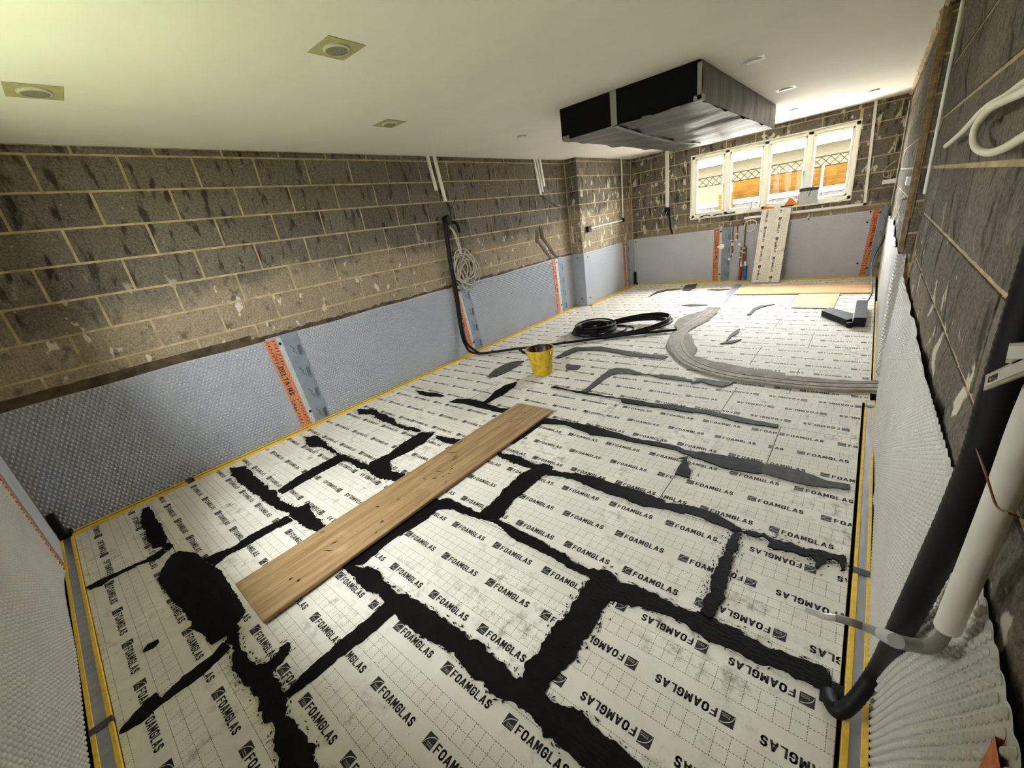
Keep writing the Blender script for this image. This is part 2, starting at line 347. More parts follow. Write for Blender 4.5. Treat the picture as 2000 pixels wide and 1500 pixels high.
def board(x0, x1, y0, y1, rot, ph):
    g = .0015; x0 += g; x1 -= g; y0 += g; y1 -= g; w, h = x1-x0, y1-y0
    o = link('insulation_board', board_mesh(w, h), None, floor)
    o.location = (x1, y1, 0) if rot else (x0, y0, 0); o.location.z = random.uniform(-.0012, .0006); o.rotation_euler = (0, 0, math.pi if rot else 0)
    key = (round(w, 2), round(h, 2), round(ph, 2))
    if key not in _pm: _pm[key] = print_mesh(w, h, ph)
    link('board_print', _pm[key], None, o)
ROWS = {-1: (.95, 2.15, 3.35), 0: (1.39, 2.62, 3.82), 1: (.97, 2.2, 3.42), 2: (1.42, 2.58, 3.82), 3: (1.0, 2.2, 3.40), 4: (1.2, 2.64, 3.83), 5: (1.0, 2.19, 3.42)}
ROT = {(1, 3), (2, 3), (5, 3), (1, 1), (5, 1), (-1, 0), (9, 2), (7, 1)}
PH = [0., .11, .22, .05, .17]
for k in range(-1, 15):
    y0 = max(-.045, .36+.6*k-.0); y1 = min(.96+.6*k, 8.99)
    if y1-y0 < .05: continue
    js = ROWS.get(k, (1.4, 2.6, 3.8) if k % 2 == 0 else (1.0, 2.2, 3.4))
    xl = .105 if y0 < YP-.2 else (.105 if y1 < YP+.05 else .34)
    xr = 4.253 if y1 < 4.0 else 4.295
    xs = [xl]+list(js)+[xr]
    for i in range(len(xs)-1):
        board(xs[i], xs[i+1], y0, y1, (k, i) in ROT, PH[(i*2+k*3) % 5] if not (k == 1 and i == 2) else 0.0)

# ---- bitumen smears, traced on the floor
CROPS = {'A': (200, 850, 2.307), 'C': (700, 750, 3.3333), 'D': (900, 1100, 2.5), 'E': (1150, 750, 3.3333), 'F': (850, 520, 3.948), 'G': (1250, 520, 3.948)}
SM = [
 ('A', [(345,520),(420,530),(470,575),(520,600),(560,660),(600,730),(640,800),(605,850),(615,880),(560,905),(490,945),(455,905),(410,870),(360,790),(300,720),(250,650),(270,610),(290,570),(310,540)], .3, 0),
 ('A', [(185,330),(210,322),(230,345),(260,400),(280,440),(285,485),(305,485),(320,500),(300,520),(270,500),(235,510),(200,470),(185,420),(172,370)], .6, 0),
 ('A', [(-75,690),(0,645),(100,600),(200,560),(240,530),(280,505),(300,520),(250,560),(180,580),(100,620),(40,650),(0,680),(-60,700)], .6, 0),
 ('A', [(455,560),(520,530),(600,500),(660,455),(760,405),(830,365),(860,385),(780,425),(700,470),(640,505),(560,545),(505,600)], .4, 0),
 ('A', [(575,150),(640,140),(690,180),(740,225),(790,255),(800,285),(850,325),(880,330),(930,305),(945,350),(985,400),(1060,420),(1000,470),(950,430),(900,410),(870,385),(840,350),(790,330),(740,300),(690,270),(640,225),(580,185)], 1., 0),
 ('A', [(790,250),(870,195),(960,145),(1050,95),(1090,90),(1100,110),(1020,150),(930,200),(860,240),(810,265)], .5, 0),
 ('A', [(905,10),(960,0),(1000,30),(1040,60),(1080,90),(1130,110),(1190,130),(1215,130),(1250,110),(1290,130),(1310,165),(1350,175),(1400,200),(1330,215),(1250,200),(1210,170),(1150,150),(1090,110),(1060,95),(1000,60),(950,55),(920,35)], 1.2, 0),
 ('C', [(70,515),(140,480),(220,440),(280,390),(350,350),(410,315),(500,315),(480,340),(420,390),(350,430),(290,460),(210,500),(200,560),(240,600),(150,620),(60,560)], .8, 0),
 ('A', [(555,900),(600,870),(620,890),(610,930),(660,990),(690,1040),(720,1040),(770,1000),(800,950),(840,925),(850,940),(840,985),(790,1040),(770,1070),(790,1110),(820,1150),(830,1190),(860,1270),(900,1330),(940,1380),(950,1440),(985,1530),(800,1530),(780,1430),(775,1360),(760,1300),(720,1300),(710,1240),(690,1180),(640,1130),(620,1080),(600,1010),(580,960),(545,940)], 1., 0),
 ('A', [(545,935),(500,990),(440,1030),(360,1090),(290,1160),(265,1190),(240,1160),(200,1190),(170,1230),(120,1290),(80,1340),(170,1300),(230,1240),(260,1210),(330,1165),(410,1110),(470,1060),(540,1000),(575,960)], .3, 0),
 ('A', [(185,975),(205,945),(250,922),(255,935),(230,960),(195,975)], .1, 0),
 ('A', [(820,1160),(900,1080),(980,1000),(1080,920),(1180,840),(1260,770),(1280,745),(1320,800),(1230,880),(1150,940),(1090,990),(1000,1060),(920,1120),(840,1190)], .3, 0),
 ('A', [(1090,560),(1130,575),(1180,600),(1190,590),(1240,620),(1300,670),(1330,710),(1360,715),(1430,750),(1500,810),(1560,850),(1640,890),(1640,980),(1560,975),(1500,940),(1430,890),(1350,850),(1310,810),(1280,770),(1240,720),(1180,690),(1130,640),(1080,600)], .7, 0),
 ('D', [(-30,320),(40,380),(110,390),(160,440),(220,480),(270,560),(300,545),(340,600),(400,630),(460,690),(560,720),(640,770),(700,850),(780,910),(850,970),(910,1020),(600,1020),(530,960),(470,920),(400,850),(380,800),(330,740),(270,700),(200,660),(140,620),(110,560),(50,540),(-30,450)], .8, 0),
 ('D', [(300,560),(320,500),(380,450),(400,400),(470,310),(540,200),(600,110),(640,70),(700,30),(740,70),(760,100),(720,180),(680,240),(640,330),(590,400),(530,480),(480,540),(430,600),(400,640),(320,620)], 1.2, 0),
 ('D', [(690,60),(760,90),(850,110),(930,150),(1040,210),(1130,240),(1200,250),(1260,290),(1350,330),(1450,390),(1560,440),(1680,480),(1780,520),(1790,640),(1700,590),(1600,540),(1480,490),(1380,450),(1280,400),(1180,350),(1080,290),(980,250),(880,220),(800,200),(720,180)], .7, 0),
 ('C', [(440,700),(520,755),(600,750),(700,800),(780,840),(850,850),(900,880),(1000,930),(1100,980),(1200,1030),(1300,1090),(1400,1160),(1500,1205),(1620,1215),(1680,1270),(1600,1330),(1500,1250),(1400,1210),(1270,1130),(1180,1090),(1080,1040),(1000,1000),(930,930),(880,900),(800,880),(740,860),(650,830),(560,815),(510,825),(420,900),(330,960),(250,1000),(150,1070),(80,1130),(30,1170),(-40,1180),(-140,1160),(-60,1050),(200,860)], .4, 0),
 ('C', [(780,850),(850,790),(920,720),(990,650),(1060,590),(1130,550),(1200,518),(1260,540),(1260,575),(1200,600),(1130,660),(1070,710),(1020,760),(960,830),(930,870),(880,895)], .5, 0),
 ('C', [(1240,560),(1320,578),(1420,590),(1520,610),(1620,640),(1720,670),(1830,700),(1930,740),(1990,760),(1990,815),(1930,800),(1850,790),(1750,750),(1660,720),(1560,690),(1470,650),(1380,620),(1290,600),(1225,600)], .4, 0),
 ('E', [(430,765),(540,780),(620,790),(740,820),(850,860),(920,900),(990,940),(1000,970),(930,960),(850,920),(760,890),(660,850),(560,830),(440,800)], .4, 0),
 ('C', [(900,450),(960,460),(1040,480),(1120,510),(1190,540),(1130,548),(1040,525),(960,495)], 1.4, 0),
 ('C', [(510,335),(560,345),(640,355),(720,360),(680,395),(600,390),(550,375),(510,355)], .8, 0),
 ('C', [(0,165),(80,165),(130,190),(170,210),(240,230),(250,260),(320,280),(400,300),(400,312),(320,305),(250,285),(190,265),(150,235),(80,205),(0,200)], 1.5, 0),
 ('C', [(370,45),(450,55),(520,65),(560,80),(540,85),(460,80),(400,65)], .6, 0),
 ('C', [(590,120),(640,100),(720,100),(800,120),(860,140),(920,160),(1000,165),(940,188),(880,180),(820,165),(760,150),(680,130)], .3, 0),
 ('C', [(800,128),(850,90),(890,50),(960,10),(1030,-12),(1020,15),(960,60),(890,100),(830,132)], .3, 0),
 ('C', [(1180,235),(1240,225),(1320,240),(1400,255),(1500,270),(1600,295),(1700,330),(1760,358),(1690,355),(1600,345),(1500,325),(1420,300),(1340,270),(1250,265),(1200,262),(1100,330),(1010,392),(970,385),(1100,300)], .4, 0),
 ('E', [(230,108),(330,122),(450,132),(560,142),(680,162),(780,178),(880,198),(980,218),(1080,238),(1180,258),(1240,268),(1230,292),(1150,278),(1050,268),(950,248),(860,218),(760,198),(640,182),(520,162),(420,147),(310,137),(240,127)], .3, 0),
 ('E', [(0,290),(80,300),(150,315),(250,350),(350,378),(440,385),(560,410),(640,440),(740,450),(840,470),(950,490),(1080,510),(1140,530),(1130,580),(1100,585),(960,560),(860,540),(780,510),(680,480),(560,430),(460,412),(350,392),(250,372),(140,347),(0,332)], .8, 0),
 ('E', [(1140,530),(1200,530),(1330,560),(1430,590),(1560,630),(1700,660),(1690,690),(1560,672),(1420,652),(1330,632),(1200,602),(1125,585)], .9, 1),
 ('E', [(590,470),(650,480),(640,560),(660,610),(600,600),(560,590),(590,540)], 1.5, 0),
 ('E', [(940,950),(1000,980),(970,1070),(930,1180),(890,1280),(850,1360),(820,1430),(790,1500),(740,1490),(770,1410),(800,1320),(830,1230),(860,1130),(890,1040)], 1.2, 0),
 ('E', [(1000,965),(1060,965),(1150,995),(1250,1035),(1350,1055),(1450,1078),(1550,1098),(1670,1130),(1650,1220),(1600,1150),(1540,1170),(1490,1210),(1440,1130),(1340,1110),(1280,1100),(1200,1080),(1130,1010),(1060,990)], 1.8, 0),
 ('F', [(1115,975),(1180,930),(1250,870),(1300,830),(1340,800),(1400,788),(1500,795),(1600,830),(1640,842),(1540,838),(1430,828),(1360,842),(1300,880),(1240,925),(1170,972)], .3, 1),
 ('F', [(1640,838),(1760,843),(1880,858),(1990,880),(1990,897),(1860,882),(1740,867)], .6, 1),
 ('F', [(400,855),(450,810),(520,770),(590,740),(680,735),(640,770),(570,810),(480,850),(420,862)], .6, 1),
 ('F', [(930,705),(1000,660),(1080,630),(1180,628),(1280,623),(1380,640),(1480,658),(1600,678),(1700,688),(1790,698),(1760,717),(1640,702),(1500,692),(1420,672),(1300,655),(1200,650),(1100,655),(1010,695),(950,713)], .5, 1),
 ('F', [(1020,768),(1120,772),(1100,797),(1030,793)], 1.5, 1),
 ('F', [(1430,1022),(1490,1030),(1560,1042),(1700,1068),(1850,1088),(1990,1112),(1990,1132),(1800,1104),(1650,1082),(1500,1062),(1440,1052)], .4, 0),
 ('F', [(900,932),(1000,952),(1120,968),(1250,992),(1430,1022),(1430,1034),(1200,998),(1050,973)], 1., 0),
 ('G', [(390,905),(460,870),(530,880),(620,890),(720,910),(640,932),(560,922),(480,897)], 1., 1),
 ('G', [(655,578),(690,535),(740,500),(772,483),(762,512),(710,547),(680,582)], .3, 1),
 ('G', [(325,182),(350,150),(440,138),(425,170),(380,192),(330,188)], .5, 1),
 ('G', [(65,238),(130,198),(200,183),(330,177),(200,192),(140,207)], .5, 1),
 ('G', [(828,377),(880,328),(930,308),(1040,297),(940,320),(890,342),(850,378)], .3, 1),
 ('G', [(318,305),(400,296),(520,302),(400,311)], .4, 1), ('G', [(615,602),(700,578),(785,568),(700,597)], .6, 1), ('G', [(520,185),(600,180),(700,180),(600,190)], .3, 1),
]
def ragged(poly, amp, step=.009):
    P = np.array(poly)[:, :2]; out = []; n = len(P)
    ph = RNG.uniform(0, 100)
    for i in range(n):
        a, b = P[i], P[(i+1) % n]; d = b-a; Ln = np.linalg.norm(d); k = max(1, int(Ln/step)); nn = np.array([d[1], -d[0]])/(Ln+1e-9)
        for j in range(k):
            out.append((a+d*(j/k), nn))
    m_ = len(out); e = np.zeros(m_)
    for per, am in ((24, .0055), (9, .0045), (3.5, .0035), (1.5, .0038)):
        kk = max(3, int(m_/per)); cv = RNG.normal(0, 1, kk); cv = np.append(cv, cv[0]); e += am*np.interp(np.linspace(0, kk, m_, endpoint=False), np.arange(kk+1), cv)
    e *= min(1.5, .35+amp*.75)
    return np.array([p+q*x for (p, q), x in zip(out, e)])
for i, (cr, pl, amp, dry) in enumerate(SM):
    ox, oy, s = CROPS[cr]; W3 = [fl(ox+x/s, oy+y/s) for x, y in pl]
    R = ragged(W3, amp, .009 if np.mean([p[1] for p in W3]) < 2.5 else .018); z = .0016+.00022*i
    m = MB(); tri = tessellate_polygon([[Vector((x, y, 0)) for x, y in R]])
    n = len(R); m.add([(x, y, z) for x, y in R]+[(x, y, .0) for x, y in R], list(tri)+[(k, (k+1) % n, n+(k+1) % n, n+k) for k in range(n)])
    c = R.mean(0)
    if amp > .35:                                    # dry brush flecks along the edge
        for k in range(0, n):
            for rep_ in range(RNG.poisson(.95*min(1.6, amp))):
                q = R[k]; d = R[(k+1) % n]-R[k-1]; d /= np.linalg.norm(d)+1e-9; nn = np.array([d[1], -d[0]])
                off = RNG.normal(0, .013)*amp; p0 = q+nn*off; la, lb = RNG.uniform(.003, .013), RNG.uniform(.0015, .005)
                a = RNG.normal(0, .5); e = np.array([d[0]*math.cos(a)-d[1]*math.sin(a), d[0]*math.sin(a)+d[1]*math.cos(a)]); f = np.array([-e[1], e[0]])
                m.add([(*(p0-e*la), z-.0002), (*(p0+f*lb), z-.0002), (*(p0+e*la), z-.0002), (*(p0-f*lb*.7), z-.0002)], [(0, 1, 2, 3)])
    me = m.build('bitumen_smear', 'bitumen_dry' if dry else 'bitumen', floor); me['label'] = 'black bitumen smeared over board joints'

# ---- grey mortar track sweeping from the back wall to the right wall
def gpt(x, y, z=.004): return fl(1250+x/3.948, 520+y/3.948, z)
outer = [(1880,985),(1700,975),(1450,970),(1300,950),(1080,925),(900,890),(720,850),(540,800),(420,760),(320,720),(250,680),(205,640),(205,600),(235,560),(240,530),(265,500),(280,490),(268,450),(300,410),(380,375),(480,350),(530,318)]
inner = [(605,322),(590,360),(530,420),(420,475),(360,510),(400,550),(420,600),(440,640),(420,700),(480,710),(560,740),(700,760),(840,790),(980,810),(1120,830),(1130,850),(1300,862),(1500,880),(1740,890),(1880,890)]
R = ragged([gpt(*p) for p in outer+inner], .9, .02); m = MB(); n = len(R)
tri = tessellate_polygon([[Vector((x, y, 0)) for x, y in R]])
m.add([(x, y, .014) for x, y in R]+[(x, y, 0) for x, y in R], list(tri)+[(k, (k+1) % n, n+(k+1) % n, n+k) for k in range(n)])
tr = m.build('mortar_track', 'screed', floor); tr['label'] = 'grey mortar strip curving across the boards'
cl = [(555,335),(470,400),(370,460),(300,520),(275,580),(300,660),(370,730),(500,790),(700,840),(900,870),(1200,905),(1500,925),(1880,930)]
ctr = catmull([gpt(*p, .015) for p in cl], 6)
m = MB()
for i in range(len(ctr)-1):                      # the trowelled middle of the track stands proud of its feathered sides
    pass
d = np.gradient(ctr, axis=0); d /= np.linalg.norm(d, axis=1)[:, None]; nn = np.stack([-d[:, 1], d[:, 0], 0*d[:, 0]], 1)
hw = .085; Lf, Rt = ctr+nn*hw, ctr-nn*hw; k = len(ctr)
vs = [*(p for p in Lf), *(p for p in Rt), *(p+(0, 0, .007) for p in (Lf*.92+Rt*.08)), *(p+(0, 0, .007) for p in (Rt*.92+Lf*.08))]
m.add(vs, [f for i in range(k-1) for f in ((2*k+i, 3*k+i, 3*k+i+1, 2*k+i+1), (i, 2*k+i, 2*k+i+1, i+1), (k+i, k+i+1, 3*k+i+1, 3*k+i))])
m.build('trowelled_ridge', 'screed_pale', tr)
for off in (-.03, .05):
    MB().tube(ctr+nn*off+(0, 0, .0075), .0028, 5, 1).build('track_groove', 'rubber', tr)
q = [gpt(790,138,.006), gpt(742,138,.006), gpt(530,322,.006), gpt(606,326,.006)]
ft = MB().prism(q, (0, 0, .003)).build('foil_tape', 'foil', floor); ft['label'] = 'silver foil tape running to the back wall'

# ------------------------------------------------------------------ block walls
def block_variant():
    nx, nz = 5, 3; Lb, Hb, b = .438, .212, .007; vs = []; fs = []
    for j in range(nz+1):
        for i in range(nx+1):
            edge = i in (0, nx) or j in (0, nz)
            x = Lb*i/nx + (0 if i in (0, nx) else random.uniform(-.012, .012)); z = Hb*j/nz + (0 if j in (0, nz) else random.uniform(-.01, .01))
            vs.append((x, .006+random.uniform(-.001, .002) if edge else random.uniform(-.004, .004), z))
    I = lambda i, j: j*(nx+1)+i
    fs += [(I(i, j), I(i+1, j), I(i+1, j+1), I(i, j+1)) for j in range(nz) for i in range(nx)]
    ring = [I(i, 0) for i in range(nx)]+[I(nx, j) for j in range(nz)]+[I(i, nz) for i in range(nx, 0, -1)]+[I(0, j) for j in range(nz, 0, -1)]
    k = len(vs); vs += [(vs[r][0], .03, vs[r][2]) for r in ring]; n = len(ring)
    fs += [(ring[i], k+i, k+(i+1) % n, ring[(i+1) % n]) for i in range(n)]
    me = bpy.data.meshes.new('concrete_block'); me.from_pydata(vs, [], fs); return me
BV = {}
def variants(mat):
    if mat not in BV:
        BV[mat] = []
        for i in range(7):
            me = block_variant(); me.materials.append(M[mat]); BV[mat].append(me)
    return BV[mat]
ZJ = [2.437-.2245*k for k in range(8)]           # bed joints from the ceiling down
def blocks(parent, mat, origin, rotz, length, phase, holes=(), zmin=.8, stretch=1.0):
    ox, oy = origin; c, s = math.cos(rotz), math.sin(rotz); V = variants(mat)
    rows = [(ZJ[0], H)]+[(ZJ[i+1], ZJ[i]) for i in range(7)]
    for r, (z0, z1) in enumerate(rows):
        if z1 < zmin: continue
        z0 = max(z0, zmin-.1); off = (phase + (.225 if r % 2 else 0)) % .45
        xs = [0.0]; x = off
        while x < length-.01:
            if x > .02: xs.append(x)
            x += .45
        xs.append(length)
        for a, b in zip(xs[:-1], xs[1:]):
            a2, b2 = a+.008, b-.008; segs = [(a2, b2, z0+.0075, z1-.0075)]
            for hx0, hx1, hz0, hz1 in holes:
                ns = []
                for (p, q, u, v) in segs:
                    if q <= hx0 or p >= hx1 or v <= hz0 or u >= hz1: ns.append((p, q, u, v)); continue
                    if p < hx0: ns.append((p, hx0, u, v))
                    if q > hx1: ns.append((hx1, q, u, v))
                    if v > hz1: ns.append((max(p, hx0), min(q, hx1), hz1, v))
                    if u < hz0: ns.append((max(p, hx0), min(q, hx1), u, hz0))
                segs = ns
            for (p, q, u, v) in segs:
                if q-p < .025 or v-u < .02: continue
                o = link('concrete_block', random.choice(V), None, parent)
                o.location = (ox+c*p, oy+s*p, u); o.rotation_euler = (0, 0, rotz); o.scale = ((q-p)/.438, 1, (v-u)/.212)
# left wall with its step
m = MB(); m.box((-.22, YN-.2, -.2), (-.011, L+.25, H)); m.box((-.011, YP+.011, -.2), (DP-.011, L+.1, H))
wl = struct(m.build('wall_left', 'mortar'))
blocks(wl, 'block_left', (0.0, YN), math.pi/2, YP-YN, .135)
blocks(wl, 'block_pier', (0.0, YP), 0, DP, .12); blocks(wl, 'block_pier', (DP, YP), math.pi/2, L-YP, .1)
# mortar and bitumen edge over the membrane on the left wall
m = MB()
for a, b in ((YN, 1.5), (1.5, 3.0), (3.0, 4.8), (4.8, YP)):
    n = 40; ys = np.linspace(a, b, n); up = MT+.015+np.abs(np.cumsum(RNG.normal(0, .006, n)))*.5+.02*RNG.random(n)+(.05 if b < 2 else .01)
    up = np.minimum(up-.012, MT+.06)
    vs = [(.004, y, MT-.02) for y in ys]+[(.004, y, z) for y, z in zip(ys, up)]+[(-.003, y, z+.004) for y, z in zip(ys, up)]
    m.add(vs, [(i, i+1, n+i+1, n+i) for i in range(n-1)]+[(n+i, n+i+1, 2*n+i+1, 2*n+i) for i in range(n-1)])
e = m.build('damp_edge', 'bitumen_wall', wl); e['label'] = 'dark damp band of mortar above the membrane'
# chased cable channels beside the step
for pts in (((5.98, 1.47), (5.96, 1.30), (6.12, 1.16), (6.34, .92)), ((6.1, 1.5), (6.12, 1.34), (6.28, 1.16), (6.50, .93))):
    m = MB()
    for (y0, z0), (y1, z1) in zip(pts[:-1], pts[1:]): m.obox((.001, y0-.035, z0), (.006, 0, 0), (0, .07, 0), (0, y1-y0, z1-z0))
    m.build('cut_channel', 'bitumen_wall', wl)['label'] = 'dark chased channel running down to the membrane'
# back wall round the window
WX0, WX1, WZ0, WZ1 = 1.43, 3.83, 1.215, 2.29
m = MB(); y0, y1 = L+.011, L+.26
m.box((-.2, y0, -.2), (WX0, y1, H)); m.box((WX1, y0, -.2), (W+.8, y1, H)); m.box((WX0, y0, -.2), (WX1, y1, WZ0)); m.box((WX0, y0, WZ1), (WX1, y1, H))
wb = struct(m.build('wall_back', 'mortar')); blocks(wb, 'block_back', (DP, L), 0, W-DP, .2, [(WX0-DP-.01, WX1-DP+.01, WZ0-.01, WZ1+.01)])
# right wall with the recess
RY0, RY1 = 3.62, 4.75
m = MB(); m.box((W+.011, YN-.2, -.2), (W+.3, RY0-.01, H)); m.box((W+.011, RY1+.011, -.2), (W+.3, L+.26, H)); m.box((W+.24, RY0-.02, -.2), (W+.32, RY1+.02, H))
wr = struct(m.build('wall_right', 'mortar'))
blocks(wr, 'block_right', (W, RY0), -math.pi/2, RY0-YN, .3); blocks(wr, 'block_right', (W, L), -math.pi/2, L-RY1, .15)
blocks(wr, 'block_right', (W, RY1), 0, .24, .3)
# front wall behind the camera, with an unseen window added, inferred from the bright ceiling
m = MB(); FX0, FX1, FZ0, FZ1 = 1.2, 2.55, 1.17, 2.2; y0, y1 = YN-.2, YN-.004
m.box((-.2, y0, -.2), (FX0, y1, H)); m.box((FX1, y0, -.2), (W+.3, y1, H)); m.box((FX0, y0, -.2), (FX1, y1, FZ0)); m.box((FX0, y0, FZ1), (FX1, y1, H))
struct(m.build('wall_front', 'mortar'))
# ceiling with its broken edge along the right wall
m = MB(); m.box((-.2, YN-.2, H), (W+.32, L+.26, H+.12)); ce = struct(m.build('ceiling', 'ceiling'))
struct(MB().box((-.2, YN-.2, H+.12), (W+.32, L+.26, 6.2)).build('upper_sky_block', 'render'))  # unseen mass added above the room to block sky light from the fence
m = MB(); n = 60; ys = np.linspace(RY0-1.0, L, n); zz = H-.012-.03*RNG.random(n); xx = W-.012-.022*RNG.random(n)
m.add([(W-.002, y, z) for y, z in zip(ys, zz)]+[(x, y, z+.008) for x, y, z in zip(xx, ys, zz)]+[(x-.006, y, H-.0005) for x, y in zip(xx, ys)], [f for i in range(n-1) for f in ((i, i+1, n+i+1, n+i), (n+i, n+i+1, 2*n+i+1, 2*n+i))])
m.build('plaster_edge', 'mortar', ce)

# ------------------------------------------------------------------ windows
def window(name, x0, x1, z0, z1, ya, yb, lights, inward):
    wn = struct(bpy.data.objects.new(name, None)); wn.location = ((x0+x1)/2, (ya+yb)/2, z0); COL.objects.link(wn)
    m = MB(); f = .055
    m.box((x0, ya, z0), (x1, yb, z0+f), 0, .006).box((x0, ya, z1-f), (x1, yb, z1), 0, .006).box((x0, ya, z0), (x0+f, yb, z1), 0, .006).box((x1-f, ya, z0), (x1, yb, z1), 0, .006)
    wd = (x1-x0)/lights
    for i in range(1, lights): m.box((x0+wd*i-.035, ya, z0+.01), (x0+wd*i+.035, yb, z1-.01), 0, .006)
    m.build('window_frame', 'cream', wn)
    for i in range(lights):
        a = x0+wd*i+(f if i == 0 else .035); b = x0+wd*(i+1)-(f if i == lights-1 else .035); g = .038; c0, c1 = z0+f, z1-f
        s = MB(); yy0, yy1 = ya+.008*inward, yb-.012
        s.box((a, yy0, c0), (b, yy1, c0+g), 0, .008).box((a, yy0, c1-g), (b, yy1, c1), 0, .008).box((a, yy0, c0), (a+g, yy1, c1), 0, .008).box((b-g, yy0, c0), (b, yy1, c1), 0, .008)
        so = s.build('sash', 'cream', wn)
        MB().box((a+g-.006, (ya+yb)/2-.002, c0+g-.006), (b-g+.006, (ya+yb)/2+.002, c1-g+.006)).build('pane', 'glass', so)
        if i in (0, 2):
            h = MB(); zc = (c0+c1)/2-.05; h.box((b-.028, ya-.012, zc-.03), (b-.01, ya+.012, zc+.03), 0, .003); h.box((b-.024, ya-.03, zc-.10), (b-.013, ya-.012, zc+.02), 0, .004); h.build('window_handle', 'steel', so)
    return wn
wn = window('window_1', WX0, WX1, WZ0, WZ1, L+.035, L+.10, 4, 1)
MB().box((WX0-.01, L-.012, WZ0-.022), (WX1+.01, L+.05, WZ0+.004), 0, .004).build('window_sill', 'window_board', wn)
m = MB(); m.box((WX0-.014, L-.004, WZ0), (WX0+.004, L+.04, WZ1+.012)); m.box((WX1-.004, L-.004, WZ0), (WX1+.01, L+.04, WZ1+.012)); m.box((WX0, L-.004, WZ1-.004), (WX1, L+.04, WZ1+.014)); m.build('plaster_reveal', 'window_board', wn)
window('window_added', FX0, FX1, FZ0, FZ1, YN-.15, YN-.08, 4, 1)  # unseen window added to bring daylight into the near end

# ------------------------------------------------------------------ outside
g = struct(MB().box((-30, L+.26, .75), (34, L+40, .80)).build('ground_back', 'slab'))
g = struct(MB().box((-30, YN-40, .55), (34, YN-.2, .60)).build('ground_front', 'grass'))
YF = 12.6
gw = thing('garden_wall', 'low grey block wall with pale coping outside the window', 'garden wall', (2.6, YF-.25, .8))
for r in range(3):
    for i in range(30):
        x = -4+.45*i+(.22 if r % 2 else 0); MB().box((x, YF-.35, .8+.165*r), (x+.44, YF-.15, .8+.165*r+.158), 0, .006).build('garden_block', 'stone', gw)
MB().box((-4.2, YF-.37, 1.30), (9.6, YF-.12, 1.40), 0, .01).build('coping', 'coping', gw)
fe = thing('board_fence', 'orange timber fence of horizontal boards with trellis on top outside the window', 'fence', (3.2, YF, 1.4))
for r in range(4):
    for i in range(4):
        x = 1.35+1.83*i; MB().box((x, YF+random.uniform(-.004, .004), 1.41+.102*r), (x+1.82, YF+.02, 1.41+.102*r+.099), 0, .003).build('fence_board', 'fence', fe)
for i in range(1, 5): MB().box((1.31+1.83*i-.012, YF-.012, 1.3), (1.31+1.83*i+.03, YF+.05, 1.84), 0, .003).build('fence_post', 'coping', fe)
trl = MB(); 
for i in range(60):
    x = -3+.16*i
    trl2 = MB().obox((x, YF+.005, 1.83), (.02, 0, 0), (0, .008, 0), (.19, 0, .19)); trl2.build('trellis_slat', 'trellis', fe)
    MB().obox((x+.19, YF+.015, 1.83), (.02, 0, 0), (0, .008, 0), (-.19, 0, .19)).build('trellis_slat', 'trellis', fe)
MB().box((-3.2, YF, 2.01), (7, YF+.03, 2.035)).build('trellis_rail', 'trellis', fe); MB().box((-3.2, YF, 1.815), (7, YF+.03, 1.835)).build('trellis_rail', 'trellis', fe)
ho = thing('neighbour_house', 'pale rendered house wall with white roof edge beyond the fence', 'house', (2, 17, .8))
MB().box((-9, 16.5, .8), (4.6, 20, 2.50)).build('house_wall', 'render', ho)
m = MB(); m.add([(-9.3, 16.2, 2.50), (4.9, 16.2, 2.50), (4.9, 18.5, 2.95), (-9.3, 18.5, 2.95), (-9.3, 16.2, 2.60), (4.9, 16.2, 2.60), (4.9, 18.5, 3.05), (-9.3, 18.5, 3.05)], [(0, 3, 2, 1), (4, 5, 6, 7), (0, 1, 5, 4), (1, 2, 6, 5), (2, 3, 7, 6), (3, 0, 4, 7)]); m.build('roof', 'coping', ho)
fb = thing('timber_stack', 'orange timber offcut stack by the trellis outside the left pane', 'timber', (1.2, YF-.5, .8))
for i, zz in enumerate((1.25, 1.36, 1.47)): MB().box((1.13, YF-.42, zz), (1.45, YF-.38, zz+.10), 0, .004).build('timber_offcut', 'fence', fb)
MB().box((1.15, YF-.41, .8), (1.2, YF-.36, 1.25)).build('timber_leg', 'fence', fb)

